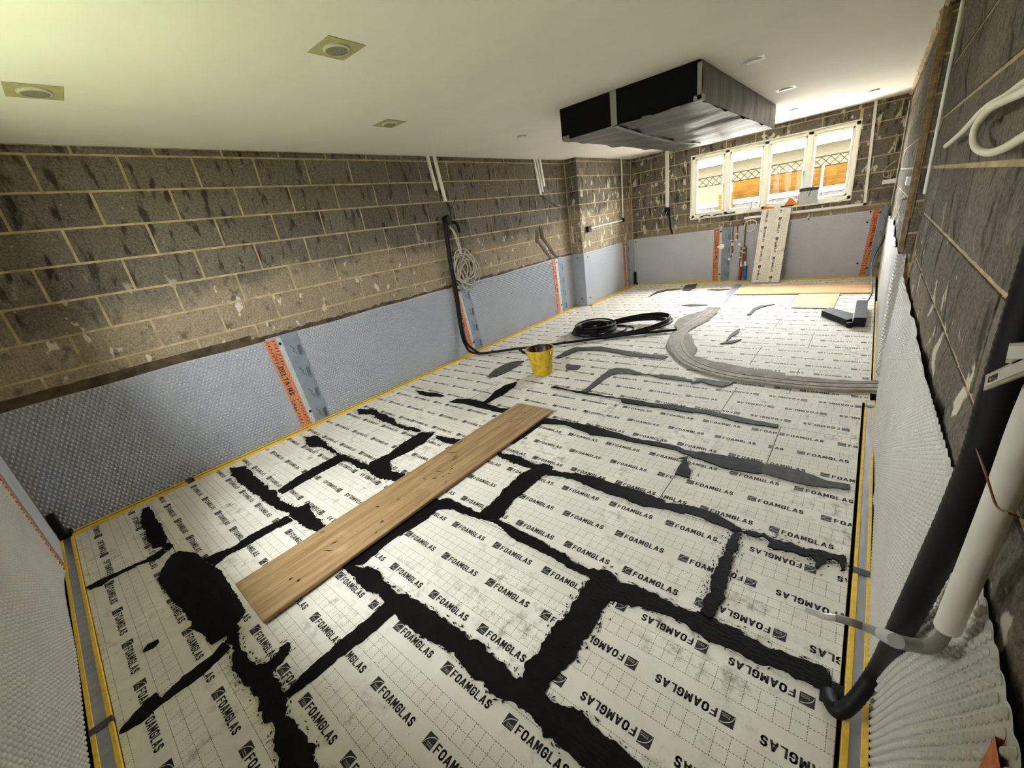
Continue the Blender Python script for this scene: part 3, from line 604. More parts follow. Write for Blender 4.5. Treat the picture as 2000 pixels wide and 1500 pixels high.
# ------------------------------------------------------------------ dimpled membranes
def dimple_sheet(name, f, u0, u1, v0, v1, mat, label, pitch=.029, r=.0105, h=.0085, vtop=None, grid=.05, group=None):
    """f(u, v, d) -> points; studs stand proud of the sheet by h"""
    nu, nv = max(2, int((u1-u0)/grid)+1), max(2, int((v1-v0)/grid)+1)
    top = vtop if vtop is not None else (lambda u: np.full_like(u, v1))
    U, T = np.meshgrid(np.linspace(u0, u1, nu), np.linspace(0, 1, nv)); V = v0+(top(U)-v0)*T
    sv = f(U.ravel(), V.ravel(), np.zeros(U.size)); idx = np.arange(nu*nv).reshape(nv, nu)
    sq = np.stack([idx[:-1, :-1], idx[:-1, 1:], idx[1:, 1:], idx[1:, :-1]], -1).reshape(-1, 4)
    vs = np.arange(v0+pitch*.6, v1, pitch*.866)
    cu, cv = [], []
    for j, v in enumerate(vs):
        us = np.arange(u0+pitch*(.5 if j % 2 else 1.0), u1-pitch*.4, pitch); cu.append(us); cv.append(np.full_like(us, v))
    cu = np.concatenate(cu); cv = np.concatenate(cv); k = cv < top(cu)-.009; cu, cv = cu[k], cv[k]; N = len(cu)
    a = np.arange(6)*math.pi/3; ring = []
    for rr, hh in ((r, 0.0), (r*.72, h*.75), (r*.3, h)):
        ring.append(f((cu[:, None]+rr*np.cos(a)).ravel(), (cv[:, None]+rr*np.sin(a)).ravel(), np.full(N*6, hh+.0005)).reshape(N, 6, 3))
    dv = np.concatenate(ring, 1).reshape(-1, 3)
    b = (np.arange(N)*18)[:, None]+len(sv); i = np.arange(6); j = (i+1) % 6
    q = [np.stack([b+i, b+j, b+6+j, b+6+i], -1), np.stack([b+6+i, b+6+j, b+12+j, b+12+i], -1)]
    quads = np.concatenate([sq]+[x.reshape(-1, 4) for x in q]); hexs = (b+12+i)
    me = bpy.data.meshes.new(name); nV = len(sv)+len(dv); me.vertices.add(nV); me.vertices.foreach_set('co', np.concatenate([sv, dv]).astype(np.float32).ravel())
    nl = quads.size+hexs.size; me.loops.add(nl); me.loops.foreach_set('vertex_index', np.concatenate([quads.ravel(), hexs.ravel()]).astype(np.int32))
    nf = len(quads)+N; me.polygons.add(nf)
    st = np.concatenate([np.arange(len(quads))*4, quads.size+np.arange(N)*6]).astype(np.int32); me.polygons.foreach_set('loop_start', st)
    me.update(calc_edges=True); me.polygons.foreach_set('use_smooth', np.ones(nf, bool)); me.validate(); me.materials.append(M[mat])
    return tag(link(name, me), label, 'membrane', group)
def wall_f(o, du, n):              # flat wall: origin, direction of u, normal
    o, du, n = map(lambda x: np.array(x, float), (o, du, n))
    return lambda u, v, d: o+u[:, None]*du+v[:, None]*np.array((0, 0, 1.))+d[:, None]*n
LEFT = lambda bulge=.004: (lambda u, v, d: np.stack([.012+bulge*np.sin(u*2.1)*np.sin(v*3)+d, u, v], 1))
BACK = lambda u, v, d: np.stack([u, L-.012-.003*np.sin(u*3)-d, v], 1)
topw = lambda z, a=.006: (lambda u: z+a*np.sin(u*2.3)+a*.6*np.sin(u*7.1+1))
FIX = []
def plugs(parent, pts, n):
    for p in pts:
        m = MB(); ax = 0 if abs(n[0]) else 1; s = n[ax]
        m.lathe(np.array(p, float), [(.013, 0), (.013, .005*s), (.005, .009*s)], 10, axis=ax); m.build('fixing_plug', 'black', parent)
def band_mesh(m, f, u0, u1, v0, v1, lean, d0, d1, mi=0, nv=12):
    V = np.linspace(v0, v1, nv); sh = lean*(1-(V-v0)/(v1-v0))
    A = f(u0+sh, V, np.full(nv, d1)); B = f(u1+sh, V, np.full(nv, d1)); C_ = f(u1+sh, V, np.full(nv, d0)); D = f(u0+sh, V, np.full(nv, d0))
    m.add([*A, *B, *C_, *D], [q for i in range(nv-1) for q in ((i, i+1, nv+i+1, nv+i), (nv+i, nv+i+1, 2*nv+i+1, 2*nv+i), (3*nv+i, 3*nv+i+1, i+1, i))], mi)
def lettering(parent, f, s, u, v, length, height, d, lean_per=0.0, bold=.03, up=1):
    """lettering running down the wall, tops of letters towards +u (up = 1) or -u"""
    tv, tf = text2d(s, length, height, bold, 2); vv = v-tv[:, 0]*up if up == 1 else v-length+tv[:, 0]*1
    uu = u+tv[:, 1] if up == 1 else u-tv[:, 1]
    P = f(uu+lean_per*(v-vv), vv, np.full(len(tv), d)); m = MB(); m.add(P, tf); return m.build('lettering', 'ink', parent)
def seam(sheet, f, u, z1, lean, wl_label, tape_label, width=.10, tape=.15, gap=.045, z0=.012, plug_n=(1, 0, 0), flip=1, group=None):
    """orange printed edge of a sheet, and the grey joint tape beside it as a thing of its own"""
    m = MB(); band_mesh(m, f, u, u+width, z0, z1-.004, lean, .0, .0075); b = m.build('printed_band', 'orange', sheet); b['label'] = 'orange printed edge band with black lettering'
    lp = lean/(z1-z0)
    lettering(b, f, 'DELTA-MS', u+width*.30, z1-.27, .30, width*.50, .0085, lp, up=flip).location = (0, 0, 0)
    lettering(b, f, 'Dörken', u+width*.34, z1-.14, .11, width*.34, .0085, lp, .0, up=flip)
    lettering(b, f, 'Dörken', u+width*.34, z1-.62, .11, width*.34, .0085, lp, .0, up=flip)
    nrow = 26
    m = MB()
    for k in range(nrow):                       # hatched print at the edges of the band
        zc = z1-.02-(z1-.05)*k/nrow
        if .26 < z1-zc < .60: continue
        m.add(f(np.array([u+.01, u+.03, u+.036, u+.016])+lp*(z1-zc), np.array([zc, zc-.012, zc-.007, zc+.005]), np.full(4, .0082)), [(0, 1, 2, 3)])
        m.add(f(np.array([u+.062, u+.085, u+.09, u+.068])*1.0+(width-.1)+lp*(z1-zc), np.array([zc, zc-.012, zc-.007, zc+.005]), np.full(4, .0082)), [(0, 1, 2, 3)])
    m.build('hatching', 'ink', b)
    m = MB(); band_mesh(m, f, u+width, u+width+gap, z0, z1-.004, lean, .0, .0072); m.build('plain_lap', 'lap', sheet)
    plugs(sheet, [f(np.array([u+width+gap*.5+lean*k]), np.array([z1-.06-(z1-.2)*k]), np.array([.008]))[0] for k in (0, 1)], plug_n)
    if tape:
        m = MB(); t0 = u+width+gap; band_mesh(m, f, t0, t0+tape, z0, z1+.012, lean, .0, .0105); to = m.build('joint_tape', 'tape_grey'); tag(to, tape_label, 'tape', 'grey joint tapes')
        for k in range(4):
            m = MB(); zz = z1-.10-k*.23
            zig = [(t0+.045, zz), (t0+.075, zz-.045), (t0+.06, zz-.06), (t0+.092, zz-.10)]
            for (a, za), (b_, zb) in zip(zig[:-1], zig[1:]):
                P = f(np.array([a, a+.006, b_+.006, b_])+lp*(z1-zz), np.array([za, za, zb, zb]), np.full(4, .0118)); m.add(P, [(0, 1, 2, 3)])
            for q in range(5):
                P = f(np.array([t0+.11+.007*q]*2+[t0+.113+.007*q]*2)+lp*(z1-zz), np.array([zz-.02, zz-.11-.01*(q % 3), zz-.11-.01*(q % 3), zz-.02]), np.full(4, .0118)); m.add(P, [(0, 1, 2, 3)])
            m.build('printed_mark', 'ink', to)
lf = LEFT()
s1 = dimple_sheet('dimpled_membrane', lf, YN+.01, 1.60, .0, MT, 'mem', 'grey dimpled membrane on left wall nearest the camera, ending at an orange band', vtop=topw(.932))
seam(s1, lf, 1.585, .930, .05, '', 'grey joint tape with black zigzag marks on left wall, nearest the camera')
s2 = dimple_sheet('dimpled_membrane', lf, 1.60, 3.95, .0, MT, 'mem', 'grey dimpled membrane on left wall between the nearest tape and the black pipes', vtop=topw(.945))
seam(s2, lf, 3.935, .955, .09, '', 'grey joint tape on left wall just behind the black pipes')
s3 = dimple_sheet('dimpled_membrane', lf, 3.95, 6.32, .0, MT, 'mem', 'grey dimpled membrane on left wall between the black pipes and the step', vtop=topw(.95))
seam(s3, lf, 6.305, .955, .01, '', 'grey joint tape on left wall just in front of the step', width=.09, gap=.07, tape=.12)
s4 = dimple_sheet('dimpled_membrane', lf, 6.32, YP-.005, .0, MT, 'mem', 'narrow grey membrane on left wall tucked into the step corner', vtop=topw(.95), pitch=.03)
PS = lambda u, v, d: np.stack([u, YP-.012-d, v], 1)
s5 = dimple_sheet('dimpled_membrane', PS, .014, DP+.012, .0, MT, 'mem', 'shaded grey membrane on the narrow side of the wall step', vtop=lambda u: np.full_like(u, .95), pitch=.03, h=.003)
plugs(s5, [(.12, YP-.016, .88), (.15, YP-.016, .14)], (0, -1, 0))
PFc = lambda u, v, d: np.stack([DP+.012+d, u, v], 1)
s6 = dimple_sheet('dimpled_membrane', PFc, YP-.012, L-.012, .0, MT, 'mem', 'bright grey membrane on the stepped-out wall by the far corner', vtop=topw(.955, .003), pitch=.03, h=.0035)
seam(s6, PFc, 8.56, .955, .03, '', 'grey joint tape on the stepped-out wall by the far corner', width=.09, tape=.13)
plugs(s6, [(DP+.016, YP+.12, .87), (DP+.016, YP+.12, .13)], (1, 0, 0))
s7 = dimple_sheet('dimpled_membrane', BACK, DP+.02, 1.87, .0, MT, 'mem_back', 'plain grey membrane on back wall left of its orange band', vtop=lambda u: .955+.02*(u-DP)/1.6, pitch=.03, h=.002)
seam(s7, BACK, 1.86, .985, .0, '', 'grey joint tape with zigzag marks on back wall beside the pipes', plug_n=(0, -1, 0))
plugs(s7, [(.30, L-.014, .9)], (0, -1, 0))
s8 = dimple_sheet('dimpled_membrane', BACK, 1.87, 4.15, .0, 1.04, 'mem_back', 'grey dimpled membrane on back wall behind the leaning board', vtop=lambda u: .99+.02*(u-1.87)/2.3, pitch=.03)
seam(s8, BACK, 4.13, 1.03, -.05, '', 'grey joint tape on back wall in the right corner', width=.08, gap=.005, tape=.09, plug_n=(0, -1, 0))
plugs(s8, [(3.32, L-.016, .98), (4.1, L-.016, .99), (4.08, L-.016, .84), (4.04, L-.016, .22)], (0, -1, 0))
def RN(u, v, d):                   # near right sheet: bellies away from the wall between its fixings
    fold = .010*np.exp(-((u-3.05+.5*(v-.5))/.08)**2)+.006*np.exp(-((u-2.7+.3*v)/.05)**2)
    far = np.clip((u-3.1)/.5, 0, 1)**2*.012
    return np.stack([W-.012-.010*np.sin(v*3.2)**2-fold-far-.004*np.sin(u*4)-d, u, v], 1)
tear = lambda u: .962+.012*np.sin(u*1.7)+np.where(u < 1.9, .009*np.abs(np.sin(u*75)), .003*np.sin(u*40))+np.clip((u-3.3)/.3, 0, 1)*.03
s9 = dimple_sheet('dimpled_membrane', RN, .45, RY0+.01, .0, 1.02, 'mem_pale', pitch=.023, r=.0075, h=.006, label= 'pale dimpled membrane sheet with wavy torn top edge along right wall', vtop=tear, grid=.006)
m = MB(); band_mesh(m, RN, .755, .845, .0, .95, 0, 0, .008); m.build('printed_band', 'orange', s9)
def RF(u, v, d):                   # far right sheet, wrapped round the corner of the recess
    th = np.clip((RY1+.06-u)/.06, 0, 1.57); r = .045+.05*(1-v)       # u below RY1 turns into the recess
    y = np.where(u > RY1+.06, u, RY1+.06-(r+.0)*np.sin(th)*1.0); x = np.where(u > RY1+.06, W-.014, W-.014+r*(1-np.cos(th)))
    nx = np.where(u > RY1+.06, -1, -np.cos(th)); ny = np.where(u > RY1+.06, 0, -np.sin(th))
    x = x-.008*np.sin(u*3)*np.sin(v*3); return np.stack([x+nx*d, y+ny*d-.25*np.clip(1-v, 0, 1)*np.clip((5.6-u)/1.0, 0, 1), v], 1)
s10 = dimple_sheet('dimpled_membrane', RF, RY1-.15, L-.03, .0, MT, 'mem_pale', 'pale membrane curling round the recess corner on right wall', vtop=lambda u: .96+.04*np.sin(u*2.0)+.02*np.sin(u*9), pitch=.03, grid=.02)
NR = lambda u, v, d: np.stack([u, YN+.014+.004*np.sin(u*5)+.012*np.exp(-((u-.6)/.1)**2)+d, v], 1)
s11 = dimple_sheet('dimpled_membrane', NR, .60, 3.6, .0, .95, 'mem_pale', 'pale dimpled membrane on the near end wall at lower left')
m = MB(); band_mesh(m, NR, .545, .60, .0, .95, 0, 0, .006); b = m.build('printed_band', 'orange', s11); b['label'] = 'thin orange printed edge'
m = MB(); band_mesh(m, NR, .10, .50, .0, .95, 0, 0, .010); tag(m.build('smooth_lap_strip', 'lap'), 'smooth pale upright strip beside the near left corner', 'strip')

# ------------------------------------------------------------------ perimeter strips
def strip(name, label, x0, x1, y0, y1, along, tape=True, e=.017, patches=(), group='yellow edged perimeter strips'):
    t = thing(name, label, 'insulation strip', ((x0+x1)/2, (y0+y1)/2, -.05), group)
    zt = .012
    if along == 'y':
        MB().box((x0, y0, -.05), (x0+e, y1, zt), 0, .002).build('foam_edge', 'yellow', t); MB().box((x1-e, y0, -.05), (x1, y1, zt), 0, .002).build('foam_edge', 'yellow', t)
        MB().box((x0+e, y0, -.05), (x1-e, y1, zt-.003)).build('strip_face', 'foil' if tape else 'groove', t)
    else:
        MB().box((x0, y0, -.05), (x1, y0+e, zt), 0, .002).build('foam_edge', 'yellow', t); MB().box((x0, y1-e, -.05), (x1, y1, zt), 0, .002).build('foam_edge', 'yellow', t)
        MB().box((x0, y0+e, -.05), (x1, y1-e, zt-.003)).build('strip_face', 'foil' if tape else 'groove', t)
    for a in patches:
        if along == 'y': MB().box((x0-.001, a, -.02), (x1+.001, a+.035, zt+.0012)).build('tape_patch', 'patch', t)
        else: MB().box((a, y0-.001, -.02), (a+.035, y1+.001, zt+.0012)).build('tape_patch', 'patch', t)
    return t
strip('perimeter_strip', 'yellow foam strip along left wall from the near corner to the first joint', .022, .102, -.05, .66, 'y', False, .03, (.64,))
strip('perimeter_strip', 'long yellow foam strip along left wall beneath the nearest grey tape', .022, .102, .69, 4.55, 'y', False, .03)
strip('perimeter_strip', 'yellow foam strip along left wall in front of the step', .022, .102, 4.56, YP-.03, 'y', False, .03)
strip('perimeter_strip', 'yellow foam strip along the stepped-out wall by the far corner', DP+.022, DP+.10, YP+.03, L-.12, 'y', False, .03)
strip('perimeter_strip', 'yellow foam strip along the foot of the back wall', DP+.12, W-.05, L-.095, L-.02, 'x', False, .028)
strip('perimeter_strip', 'foil faced yellow strip along right wall nearest the camera', W-.076, W-.006-.028+.02, .02, 2.12, 'y', True, .018, ())
strip('perimeter_strip', 'foil faced yellow strip along right wall in front of the mortar track', W-.074, W-.020, 2.155, 3.99, 'y', True, .013, (2.12, 3.86))
strip('perimeter_strip', 'foil faced yellow strip along right wall beyond the mortar track', W-.036, W+.012, 4.40, 7.25, 'y', True, .010, ())
strip('perimeter_strip', 'foil faced yellow strip along the near end wall', .12, W-.08, YN+.026, YN+.094, 'x', True, .016, (2.08,))
# black corner packers
for lab, x, y, h in (('black upright rubber packer in the near left corner', .045, YN+.05, .19), ('black upright rubber packer in the far left corner', DP+.05, L-.06, .27)):
    t = thing('corner_packer', lab, 'packer', (x, y, 0)); MB().box((x-.028, y-.022, -.03), (x+.028, y+.022, h), 0, .006).build('packer_body', 'rubber', t); MB().box((x-.034, y-.028, -.03), (x+.04, y+.05, .03), 0, .006).build('packer_foot', 'rubber', t)

# ------------------------------------------------------------------ ceiling things
def downlight(x, y, label, sz, tape, rot=0.0, disc='lamp_disc', r=.052):
    t = thing('recessed_downlight', label, 'downlight', (x, y, H), 'taped downlights in the ceiling'); cs, sn = math.cos(rot), math.sin(rot)
    if tape:
        pl = [(x+cs*a-sn*b, y+sn*a+cs*b, H-.0015) for a, b in ((-sz, -sz), (sz, -sz), (sz, sz), (-sz, sz))]; MB().prism(pl, (0, 0, -.0015)).build('tape_square', tape, t)
    MB().lathe(np.array((x, y, H)), [(r*1.22, -.002), (r*1.22, -.008), (r*1.1, -.013), (r, -.012)], 28).build('bezel', 'film', t, True)
    MB().lathe(np.array((x, y, H)), [(r, -.004), (r*.98, -.0135), (r*.5, -.015)], 24).build('disc', disc, t, True)
downlight(2.035, 1.74, 'masked downlight nearest the middle of the ceiling, above the plank', .10, 'tape_brown', .05)
downlight(1.0, .73, 'masked downlight at the far left edge of the ceiling', .10, 'tape_brown', -.05)
downlight(1.02, 2.745, 'masked downlight close to left wall', .10, 'tape_brown', .08)
downlight(1.01, 4.53, 'small bare downlight between left wall and the black duct box', .06, None, 0, 'white', .045)
downlight(3.27, 4.57, 'white taped downlight right of the black duct box, nearest the camera', .085, 'white', .1, 'duct_tape')
downlight(3.27, 6.17, 'white taped downlight right of the black duct box, middle of three', .085, 'white', 0, 'duct_tape')
downlight(3.13, 7.86, 'white taped downlight behind the black duct box, near the window', .085, 'white', 0, 'duct_tape')
downlight(3.95, 7.96, 'small bare downlight near the right corner above the window', .06, None, 0, 'white', .045)
# duct box wrapped in sheeting
bx0, bx1, by0, by1, bz = 1.83, 3.045, 4.04, 7.05, 2.245
t = thing('duct_box', 'large black boxed ceiling duct wrapped in sagging grey sheeting', 'duct box', ((bx0+bx1)/2, (by0+by1)/2, bz))
MB().box((bx0, by0, bz), (bx1, by1, H-.001), 0, .004).build('box_body', 'duct_black', t)
n, k = 64, 16; m = MB(); vs = []
for j in range(n+1):
    for i in range(k+1):
        u, v = i/k, j/n; sag = .055*math.sin(math.pi*u)*math.sin(math.pi*v)+.016*math.sin(v*23+u*4+.8*math.sin(u*5))*math.sin(math.pi*v)+.007*math.sin(v*61-u*7)
        vs.append((bx0+.004+(bx1-bx0-.008)*u, by0+.004+(by1-by0-.008)*v, bz-.004-max(0, sag)))
m.add(vs, [(j*(k+1)+i, j*(k+1)+i+1, (j+1)*(k+1)+i+1, (j+1)*(k+1)+i) for j in range(n) for i in range(k)]); m.build('under_sheeting', 'sheet', t, True)
m = MB(); n = 60; vs = []
for j in range(n+1):
    v = j/n; y = by0+(by1-by0)*v; wv = .006*math.sin(v*30)+.004*math.sin(v*71+1)
    for z, x in ((bz-.006, bx1+.004), (bz+.08, bx1+.016+wv), (H-.07, bx1+.015+wv), (H-.003, bx1+.004)): vs.append((x, y, z))
m.add(vs, [(j*4+i, (j+1)*4+i, (j+1)*4+i+1, j*4+i+1) for j in range(n) for i in range(3)]); m.build('side_sheeting', 'sheet_side', t, True)
def strap_under(x):
    vs = []; q = 24; ys = np.linspace(by0-.003, by1, q)
    for y in ys:
        v = (y-by0)/(by1-by0); u = (x-bx0)/(bx1-bx0); sag = .058*math.sin(math.pi*u)*math.sin(math.pi*max(0, min(1, v)))+.007
        vs += [(x-.022, y, bz-.006-sag), (x+.022, y, bz-.006-sag)]
    return vs, [(2*i, 2*i+1, 2*i+3, 2*i+2) for i in range(q-1)]
m = MB(); m.box((2.33, by0-.004, bz-.006), (2.385, by0-.0005, H-.002)); v_, f_ = strap_under(2.36); m.add(v_, f_); m.build('tape_strap', 'duct_tape', t)
for x in (1.84, 2.05, 2.28, 2.60, 2.83, 3.0):
    MB().box((x, by0-.003, bz-.010), (x+.07, by0+.04, bz+.028 if x in (1.84, 3.0) else bz-.004)).build('tape_tab', 'duct_tape', t)
MB().box((bx1-.02, by0-.003, bz), (bx1+.012, by0-.0003, H-.02)).build('tape_corner', 'duct_tape', t)

# ------------------------------------------------------------------ left wall services
def trunk(name, label, pts_w, w, d, mat='white', group=None, n=(1, 0, 0)):
    """square white trunking run on a wall between points"""
    m = MB(); P = [np.array(p, float) for p in pts_w]; n = np.array(n, float)
    for a, b in zip(P[:-1], P[1:]):
        dd = b-a; s = np.cross(dd, n); s = s/np.linalg.norm(s)*w
        m.obox(a-s/2, s, n*d, dd)
    return m
def rail(label, y0, z1, y1, z0, w=.035, wall=0.0):
    t = thing('cable_trunking', label, 'trunking', (wall, y0, z0), 'white cable trunking'); d = np.array((0, y1-y0, z0-z1))
    MB().obox((wall+.001, y0, z1), (.006, 0, 0), (0, w, 0), d).build('back_plate', 'white', t)
    MB().obox((wall+.007, y0+.003, z1), (.014, 0, 0), (0, w-.006, 0), d*.998).build('cover', 'white', t)
rail('shorter white trunking strip dropping from the ceiling above the black pipes', 3.95, H, 3.99, 2.115, .04)
rail('longer white trunking strip dropping from the ceiling above the black pipes', 4.055, H, 4.10, 1.985, .045)
rail('leftmost of three white trunking strips near the step', 6.09, H, 6.17, 1.98, .035)
rail('middle of three white trunking strips near the step', 6.16, H, 6.23, 2.02, .035)
rail('rightmost and shortest of three white trunking strips near the step', 6.235, H, 6.29, 2.10, .04)
def cable(name, label, cat, runs, r, mat, n=8, group=None, part='strand', smooth=6, ridge=0.0):
    base = runs[0][-1]; t = thing(name, label, cat, tuple(map(float, base)), group)
    for p in runs: MB().tube(p, r, n, smooth, ridge=ridge).build(part, mat, t, True)
    return t
cable('loose_cable', 'thin dark cables hanging from the three trunking strips to the step', 'cable', [[(.012, 6.26, 2.09), (.03, 6.36, 2.0), (.03, 6.5, 1.86), (.02, 6.72, 1.79), (.02, 6.93, 1.78)], [(.012, 6.27, 2.08), (.04, 6.42, 1.96), (.04, 6.56, 1.82), (.02, 6.76, 1.77)], [(.012, 6.2, 2.0), (.03, 6.33, 1.92), (.02, 6.5, 1.84)]], .006, 'grey_cable')
cable('loose_cable', 'thin dark wires below the longer trunking strip over the black pipes', 'cable', [[(.012, 4.09, 2.04), (.02, 4.14, 1.95), (.02, 4.16, 1.86), (.015, 4.15, 1.78)], [(.015, 4.16, 1.86), (.02, 4.24, 1.95), (.015, 4.3, 2.02)]], .004, 'rubber')
# conduit on the stepped-out wall
PX = DP+.016
t = thing('conduit_run', 'white round conduit with two black boxes on the stepped-out wall', 'conduit', (DP, 8.6, 1.35))
MB().tube([(PX, 8.66, H), (PX, 8.64, 1.9), (PX, 8.62, 1.40)], .013, 10, 3).build('conduit', 'white', t, True)
MB().tube([(PX, 8.6, 1.375), (PX, 7.9, 1.36), (PX, 7.24, 1.345)], .013, 10, 3).build('conduit', 'white', t, True)
MB().lathe(np.array((DP+.002, 8.62, 1.38)), [(.04, 0), (.04, .035), (.03, .04)], 14, axis=0).build('junction_box', 'black', t)
MB().box((DP+.002, 7.14, 1.29), (DP+.05, 7.26, 1.39), 0, .008).build('switch_box', 'black', t)
# black pipes from the wall to the floor and over to the track
wp = [at(868, 434, 0, .05), at(872, 470, 0, .05), at(879, 520, 0, .05), at(887, 560, 0, .05), at(893, 600, 0, .05), at(899, 640, 0, .055), at(908, 672, 0, .07), fl(930, 690, .03), fl(1010, 681, .03), fl(1100, 670, .03), fl(1200, 657, .03), fl(1260, 650, .03), fl(1322, 644, .03)]
cable('black_pipe', 'two black service pipes dropping from left wall and crossing the boards', 'pipe', [wp, [p+np.array((.0, .036, 0)) if i < 6 else p+np.array((.026, .022, 0)) for i, p in enumerate(wp[:8])]], .0165, 'black', 10, part='pipe')
t = thing('pipe_clamp', 'black cap where the pipes leave left wall', 'pipe cap', tuple(map(float, wp[0]))); c0 = at(868, 434, 0, 0)
MB().lathe(np.array((.002, c0[1]+.02, c0[2]+.02)), [(.055, 0), (.055, .05), (.045, .075)], 16, axis=0).build('cap', 'black', t, True); MB().tube([(.06, c0[1]+.06, c0[2]-.01), (.08, c0[1]+.13, c0[2]-.04), (.05, c0[1]+.18, c0[2]-.14)], .02, 8).build('spout', 'black', t, True)
# grey cable coil on the wall
runs = []; cc = at(907, 527, 0, .05)
for k in range(9):
    ra, rb = random.uniform(.07, .22), random.uniform(.14, .27); o = (random.uniform(-.07, .1), random.uniform(-.06, .06)); ph = random.uniform(0, 6)
    runs.append([(.05+random.uniform(-.02, .03), cc[1]+o[0]+ra*math.cos(q+ph), cc[2]+o[1]+rb*math.sin(q+ph)) for q in np.linspace(0, 6.5, 16)])
runs.append([(.05, cc[1]-.02, cc[2]+.2), (.04, cc[1]-.03, cc[2]+.34), (.04, cc[1]-.07, cc[2]+.5), (.05, cc[1]-.12, cc[2]+.54)]); runs.append([(.05, cc[1]+.0, cc[2]+.2), (.04, cc[1]+.0, cc[2]+.34), (.04, cc[1]-.04, cc[2]+.48), (.05, cc[1]-.12, cc[2]+.56)])
tc = cable('cable_coil', 'tangled coil of thin grey cable hanging on left wall by the black pipes', 'cable coil', runs, .0075, 'lightcable', 6, part='loop', smooth=3)

# ------------------------------------------------------------------ things on the floor
# plank
pc = [fl(459, 1147, .0), fl(516, 1216, .0), fl(1086, 806, .0), fl(1010, 788, .0)]
nl, nr, fr, fL = (fl(458, 1144, .03), fl(515, 1211, .03), fl(1085, 803, .03), fl(1008, 786, .03))
ctr_ = (nl+nr+fr+fL)/4; ang = math.atan2(*( ((fr+fL)-(nl+nr))[[0, 1]])); Lp = np.linalg.norm((fr+fL-nl-nr)/2); Wp = .40
t = thing('scaffold_plank', 'worn wooden plank with dark stains lying across the boards', 'plank', (float(ctr_[0]), float(ctr_[1]), .012)); t.rotation_euler = (0, 0, -ang)
bm = bmesh.new(); bmesh.ops.create_cube(bm, size=1)
for v in bm.verts: v.co = Vector((v.co.x*Wp, v.co.y*Lp, .011+v.co.z*.022))
bmesh.ops.bevel(bm, geom=bm.edges[:], offset=.003, segments=1, affect='EDGES'); me = bpy.data.meshes.new('board_body'); bm.to_mesh(me); bm.free(); link('plank_body', me, 'plank', t)
for (x, y, l, a) in ((.03, .95, .10, .9), (-.17, .42, .10, 1.8), (-.10, .28, .13, .5), (-.02, .22, .10, 1.4), (.06, .12, .05, 1.5), (.0, .05, .06, .3), (.09, .07, .04, .2), (.04, -.02, .05, .8), (-.02, -.06, .04, .1), (-.06, -.42, .04, .4), (.0, -.75, .05, 1.3), (.03, -.80, .07, .6), (.1, -1.0, .018, 0), (.05, -1.02, .016, 0)):
    m = MB(); e = np.array((math.cos(a), math.sin(a), 0)); f_ = np.array((-e[1], e[0], 0)); c = np.array((x, y, .0226)); w_ = .005 if l > .02 else .012
    m.add([c-e*l/2, c-e*l*.1+f_*w_, c+e*l/2, c+e*l*.1-f_*w_], [(0, 1, 2, 3)])
    me = bpy.data.meshes.new('stain'); me.from_pydata(m.v, [], m.f); link('bitumen_stain', me, 'bitumen', t)
# bucket
bc = fl(1060, 730, 0); bx, by = float(bc[0]), float(bc[1])
t = thing('builders_bucket', 'yellow plastic bucket stained with bitumen', 'bucket', (bx, by, .009))
R0, R1, Hb = .105, .15, .28; b3 = np.array((bx, by, .011))
m = MB(); m.lathe(b3, [(R0, 0), (R0+.002, .004), (R1, Hb), (R1+.009, Hb), (R1+.010, Hb+.012), (R1-.004, Hb+.012)], 32, cap=False); bo = m.build('bucket_wall', 'bucket', t, True)
m = MB(); n = 32; prof = [(R1-.004, Hb+.011), (R1-.008, Hb-.01), (R0+.006, .09), (.001, .085)]; vs = []
for r, h in prof: vs += [(bx+r*math.cos(q), by+r*math.sin(q), .011+h) for q in np.linspace(0, 2*math.pi, n, endpoint=False)]
m.add(vs, [(j*n+i, j*n+(i+1) % n, (j+1)*n+(i+1) % n, (j+1)*n+i) for j in range(3) for i in range(n)]); m.build('bucket_inside', 'bucket_in', t, True)
for s in (-1, 1): MB().box((bx+s*(R1+.004)-.012, by-.02, .25), (bx+s*(R1+.004)+.012, by+.02, .285), 0, .004).build('handle_lug', 'bucket', t)
t2 = thing('paste_brush', 'long handled brush caked in bitumen leaning in the yellow bucket', 'brush', (bx-.05, by, .1))
e0, e1 = np.array((bx-.02, by-.03, .14)), at(1014, 682, 1, by-.12); MB().tube([e0, (e0*.5+e1*.5), e1], .011, 8, 2).build('handle', 'timber', t2, True); MB().tube([e0*.3+e1*.7, e1*1.0], .016, 8, 1).build('handle_grip', 'black', t2, True); MB().box((e0[0]-.05, e0[1]-.02, .10), (e0[0]+.05, e0[1]+.02, .16), 0, .006).build('bristles', 'bitumen', t2)
